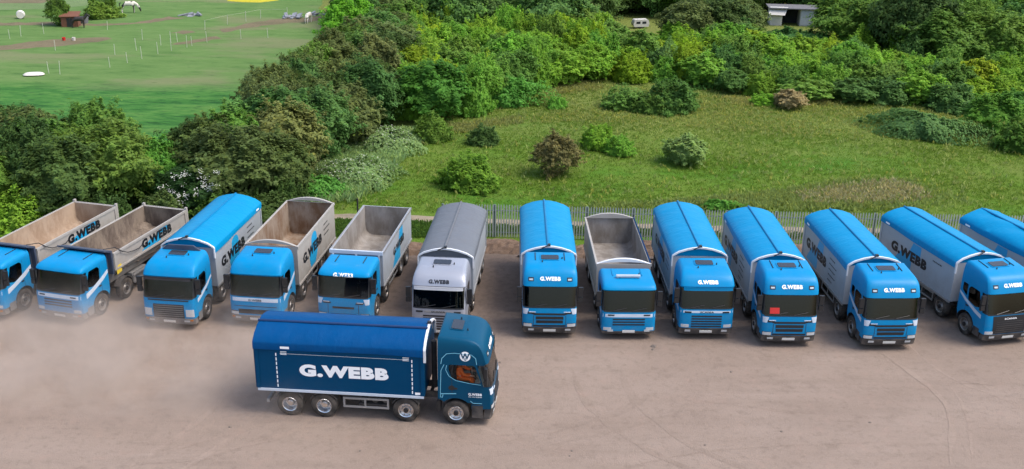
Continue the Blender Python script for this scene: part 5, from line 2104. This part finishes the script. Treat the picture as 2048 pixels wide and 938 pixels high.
# shed, bushes beside it
M['rustwood'] = flat('red_brown_boards', (0.1377, 0.05265, 0.02835), 0.85, 0, .25, 5)
M['roofgrey'] = flat('grey_roof_sheet', (0.1296, 0.1296, 0.1377), 0.7)
p = at(143, 52)
root = empty('shed', p, R(10))
tag(root, 'small red brown shed beside a leafy bush in the paddock', 'shed')
mb = MB().box(-.9, .9, -.7, .7, 0, 1.15)
mb.poly([(-.9, -.7, 1.15), (.9, -.7, 1.15), (.9, .7, 1.45), (-.9, .7, 1.45)])
mb.build('wall', M['rustwood'], root)
MB().poly([(-1.05, -.85, 1.16), (1.05, -.85, 1.16), (1.05, .85, 1.50), (-1.05, .85, 1.50)], back=(0, 0, .05)).build('roof', M['rustwood'], root)
MB().box(-.3, .3, -.72, -.705, .02, 1.0).build('door', M['darkpost'], root)
p = at(168, 46)
root = empty('water_trough', p, 0)
tag(root, 'dark grey open tub standing beside the brown shed', 'tub')
mb = MB()
mb.lathe([(0, .0), (0, .48), (.7, .56), (.7, .50), (.08, .44), (.08, 0)], (0, 0, 0), 'z', 16)
mb.build('tub', M['roofgrey'], root, smooth=True)
one(SHRUBS[3], 120, 50, 3.0, 2.6, MIDG, 'bush', 'leafy green bush hiding one end of the brown shed', 'bush')
one(SHRUBS[0], 203, 34, 2.1, 4.2, MIDG, 'bush', 'dark green low bush in the paddock before the horse', 'bush')
one(SHRUBS[1], 205, 20, 2.3, 3.0, (.04, .09, .03), 'bush', 'smaller bush just behind the dark green paddock bush', 'bush')
p = at(68, 151)
root = empty('upturned_boat', p, R(12))
tag(root, 'white upturned shallow boat lying on the paddock grass', 'boat')
mb = MB()
mb.grid(lambda u, v: ((u - .5) * 1.9, (v - .5) * 1.0 * (1 - (2 * u - 1) ** 4) ** .5, .10 + .20 * (1 - (2 * u - 1) ** 4) * (1 - (2 * v - 1) ** 4)), 16, 8)
mb.build('hull', M['whitecoat'], root, smooth=True)
MB().box(-.7, .6, -.3, .3, .0, .16).build('support', M['darkpost'], root)
p = at(42, 37)
root = empty('water_tub', p, R(20))
tag(root, 'white tub tipped on its side upon the far brown paddock', 'tub')
mb = MB().lathe([(-.35, 0), (-.35, .40), (.30, .50), (.30, .44), (-.28, .36), (-.28, 0)], (0, 0, .45), 'y', 18)
mb.build('tub', M['whitecoat'], root, smooth=True)
for px, py, cm_, lb in ((128, 81, 'redcard', 'small red bucket on the brown paddock strip'), (148, 81, 'whitecoat', 'small white bucket on the brown paddock strip')):
    b = MB().lathe([(0, 0), (0, .15), (.34, .19), (.34, .17), (.04, .13), (.04, 0)], (0, 0, 0), 'z', 14).build('bucket', M[cm_], None, True, loc=at(px, py))
    tag(b, lb, 'bucket')
# heaps of grey scrap at the paddock's far edge
M['scrap'] = flat('grey_scrap', (0.243, 0.2511, 0.2673), 0.5, .3, .4)
for (px, py, s, lb) in ((585, 36, .8, 'grey scrap heap at the bare strip near the hedge top'), (640, 30, .8, 'larger silver scrap heap half hidden behind the lime green tree'), (383, 32, .8, 'small grey scrap heap on the far paddock grass')):
    r = random.Random(px)
    mb = MB()
    for k in range(7):
        x, y, z = r.uniform(-1.3, 1.3) * s, r.uniform(-.5, .5) * s, r.uniform(0, .35) * s
        a = r.uniform(0, 3)
        L, W_ = r.uniform(.4, 1.1) * s, r.uniform(.1, .4) * s
        q = [Vector((math.cos(a) * i * L - math.sin(a) * j * W_ + x, math.sin(a) * i * L + math.cos(a) * j * W_ + y, z + .25 * (i + 1) * s * r.uniform(0, 1))) for i, j in ((-1, -1), (1, -1), (1, 1), (-1, 1))]
        mb.poly(q, back=(0, 0, -.12))
    o = mb.build('scrap_heap', M['scrap'], loc=at(px, py))
    tag(o, lb, 'scrap heap')

# shacks, caravan, vans among the far trees
M['whitewall'] = flat('weathered_white_panel', (0.5022, 0.486, 0.4536), 0.6, 0, .15, 1.5)
M['greywall'] = flat('pale_grey_panel', (0.3402, 0.3645, 0.405), 0.6)
M['pink'] = flat('faded_pink_sheet', (0.486, 0.2673, 0.2106), 0.7)
p = at(1580, 48)
root = empty('shack', p, R(-6))
tag(root, 'white panelled shack with flat roof and dark open bay among trees', 'shack')
mb = MB()
mb.box(-2.6, -1.2, -1.4, 1.4, 0, 2.0)
mb.box(.9, 2.9, -1.4, 1.4, 0, 2.0)
mb.box(-1.2, .9, .9, 1.4, 0, 2.0)
mb.build('wall', M['whitewall'], root)
MB().box(-2.9, 3.2, -1.7, 1.7, 2.01, 2.12).build('roof', M['roofgrey'], root, bevel=.01)
MB().box(-1.19, .89, .84, .895, 0.02, 1.95).build('open_bay', M['darkpost'], root)
MB().box(.95, 2.4, -1.46, -1.402, .1, 1.85).build('door', M['greywall'], root)
MB().poly([(-2.95, -1.9, 1.35), (-1.0, -1.9, 1.30), (-.6, -1.2, 2.16), (-2.7, -1.2, 2.18)], back=(0, .06, .03)).build('awning', M['whitewall'], root)
p = at(1645, 16)
root = empty('shack', (p.x, p.y, 0), R(8))
tag(root, 'second shack with pale sheet roof higher among the dark trees', 'shack')
MB().box(-1.8, 1.8, -1.4, 1.4, 0, 2.3).build('wall', M['greywall'], root)
MB().poly([(-2.1, -1.7, 2.31), (2.1, -1.7, 2.31), (2.1, 1.7, 2.7), (-2.1, 1.7, 2.7)], back=(0, 0, .06)).build('roof', M['whitewall'], root)
p = at(1480, 54)
o = MB().poly([(-.9, 0, 0), (.8, 0, 0), (.5, .2, .9), (-.2, .3, 1.35), (-.8, .2, .7)], back=(.1, .9, -.1)).build('tarpaulin', M['pink'], loc=p)
tag(o, 'faded pink tarpaulin heap beside the white shack', 'tarpaulin')


def caravan(px, py, rz, label, tilt=0.0, s=1.0):
    p = at(px, py)
    root = empty('caravan', p, rz)
    root.rotation_euler = (0, tilt, rz)
    root.scale = (s, s, s)
    tag(root, label, 'caravan')
    prof = rounded([(-2.0, .45), (2.0, .45), (2.15, 1.3), (1.8, 2.3), (-1.8, 2.3), (-2.15, 1.2)], .35)
    MB().poly([(x, -.95, z) for x, z in prof], back=(0, 1.9, 0)).build('shell', M['whitewall'], root, smooth=True)
    for x0, x1 in ((-1.4, -.3), (.2, 1.3)):
        side = MB().poly([(x, -.962, z) for x, z in rounded([(x0, 1.2), (x1, 1.2), (x1, 1.8), (x0, 1.8)], .1)], back=(0, .02, 0))
        side.build('window', M['hatch'], root)
    for y in (-.8, .8):
        MB().lathe([(-.1, 0), (-.1, .3), (.1, .3), (.1, 0)], (0, y, .3), 'y', 14).build('wheel', M['tyre'], root)
    MB().box(2.0, 3.0, -.05, .05, .4, .48).build('tow_bar', M['chassis'], root)


caravan(1280, 56, R(14), 'white caravan standing in the scrub gap below dark trees', s=.46)
caravan(1238, 20, R(60), 'white caravan half hidden behind trees above the other one', s=.7)
caravan(1385, 2, R(10), 'white caravan roof showing through the far wood', s=.9)

# ------------------------------------------------------------------ small stones on the yard
M['stone'] = flat('stones', (0.1296, 0.1053, 0.0891), 0.9, 0, .4, 8)
for (px, py, s) in ((1308, 693, .14), (1306, 699, .08), (1563, 863, .055), (1740, 845, .06), (1410, 890, .05), (1144, 902, .05), (1139, 912, .04), (1462, 744, .06), (720, 902, .05), (460, 854, .07), (1000, 725, .07)):
    r = random.Random(px)
    bm = bmesh.new()
    bmesh.ops.create_icosphere(bm, subdivisions=2, radius=s)
    for v in bm.verts:
        v.co *= r.uniform(.75, 1.2)
        v.co.z *= .55
    me = bpy.data.meshes.new('stone')
    bm.to_mesh(me)
    bm.free()
    me.materials.append(M['stone'])
    o = link('stone', me, None, at(px, py, .01))
    tag(o, 'small loose stone lying on the bare yard', 'stone', 'small stones on the yard')

# ------------------------------------------------------------------ dust thrown up by the moving truck
def dust(name, lo, hi, dens, seed):
    m = bpy.data.materials.new(name)
    m.use_nodes = True
    t = m.node_tree
    t.nodes.remove(t.nodes['Principled BSDF'])
    pv = N(t, 'ShaderNodeVolumePrincipled')
    pv.inputs['Color'].default_value = (.88, .76, .66, 1)
    pv.inputs['Anisotropy'].default_value = .2
    gen = N(t, 'ShaderNodeTexCoord').outputs['Generated']
    sep = N(t, 'ShaderNodeSeparateXYZ')
    t.links.new(gen, sep.inputs[0])

    def math_(op, a, b=None):
        n = N(t, 'ShaderNodeMath', operation=op)
        for s_, v in zip(n.inputs, (a, b)):
            if v is None:
                continue
            if isinstance(v, (int, float)):
                s_.default_value = v
            else:
                t.links.new(v, s_)
        return n.outputs[0]

    def hump(c):   # 4c(1-c)
        return math_('MULTIPLY', math_('MULTIPLY', c, math_('SUBTRACT', 1.0, c)), 4.0)
    hx = math_('POWER', hump(sep.outputs[0]), .8)
    hy = hump(sep.outputs[1])
    hz = math_('POWER', math_('SUBTRACT', 1.0, sep.outputs[2]), 1.5)
    nz = noise(t, worldco(t), .34, 6, .65)
    nz = ramp(t, nz, [(.40, (0, 0, 0)), (.68, (1, 1, 1))])
    d = math_('MULTIPLY', math_('MULTIPLY', math_('MULTIPLY', hx, hy), hz), nz)
    t.links.new(math_('MULTIPLY', d, dens), pv.inputs['Density'])
    t.links.new(pv.outputs[0], t.nodes['Material Output'].inputs['Volume'])
    o = MB().box(lo[0], hi[0], lo[1], hi[1], lo[2], hi[2]).build(name, m)
    return tag(o, 'thin tan dust cloud drifting behind the moving truck', 'dust', None, 'stuff')


dust('dust_cloud', (-31, 33.5, .03), (-5.5, 45.0, 2.6), .80, 1)
print('plants', VIEW['n'], 'objects', len(bpy.data.objects))
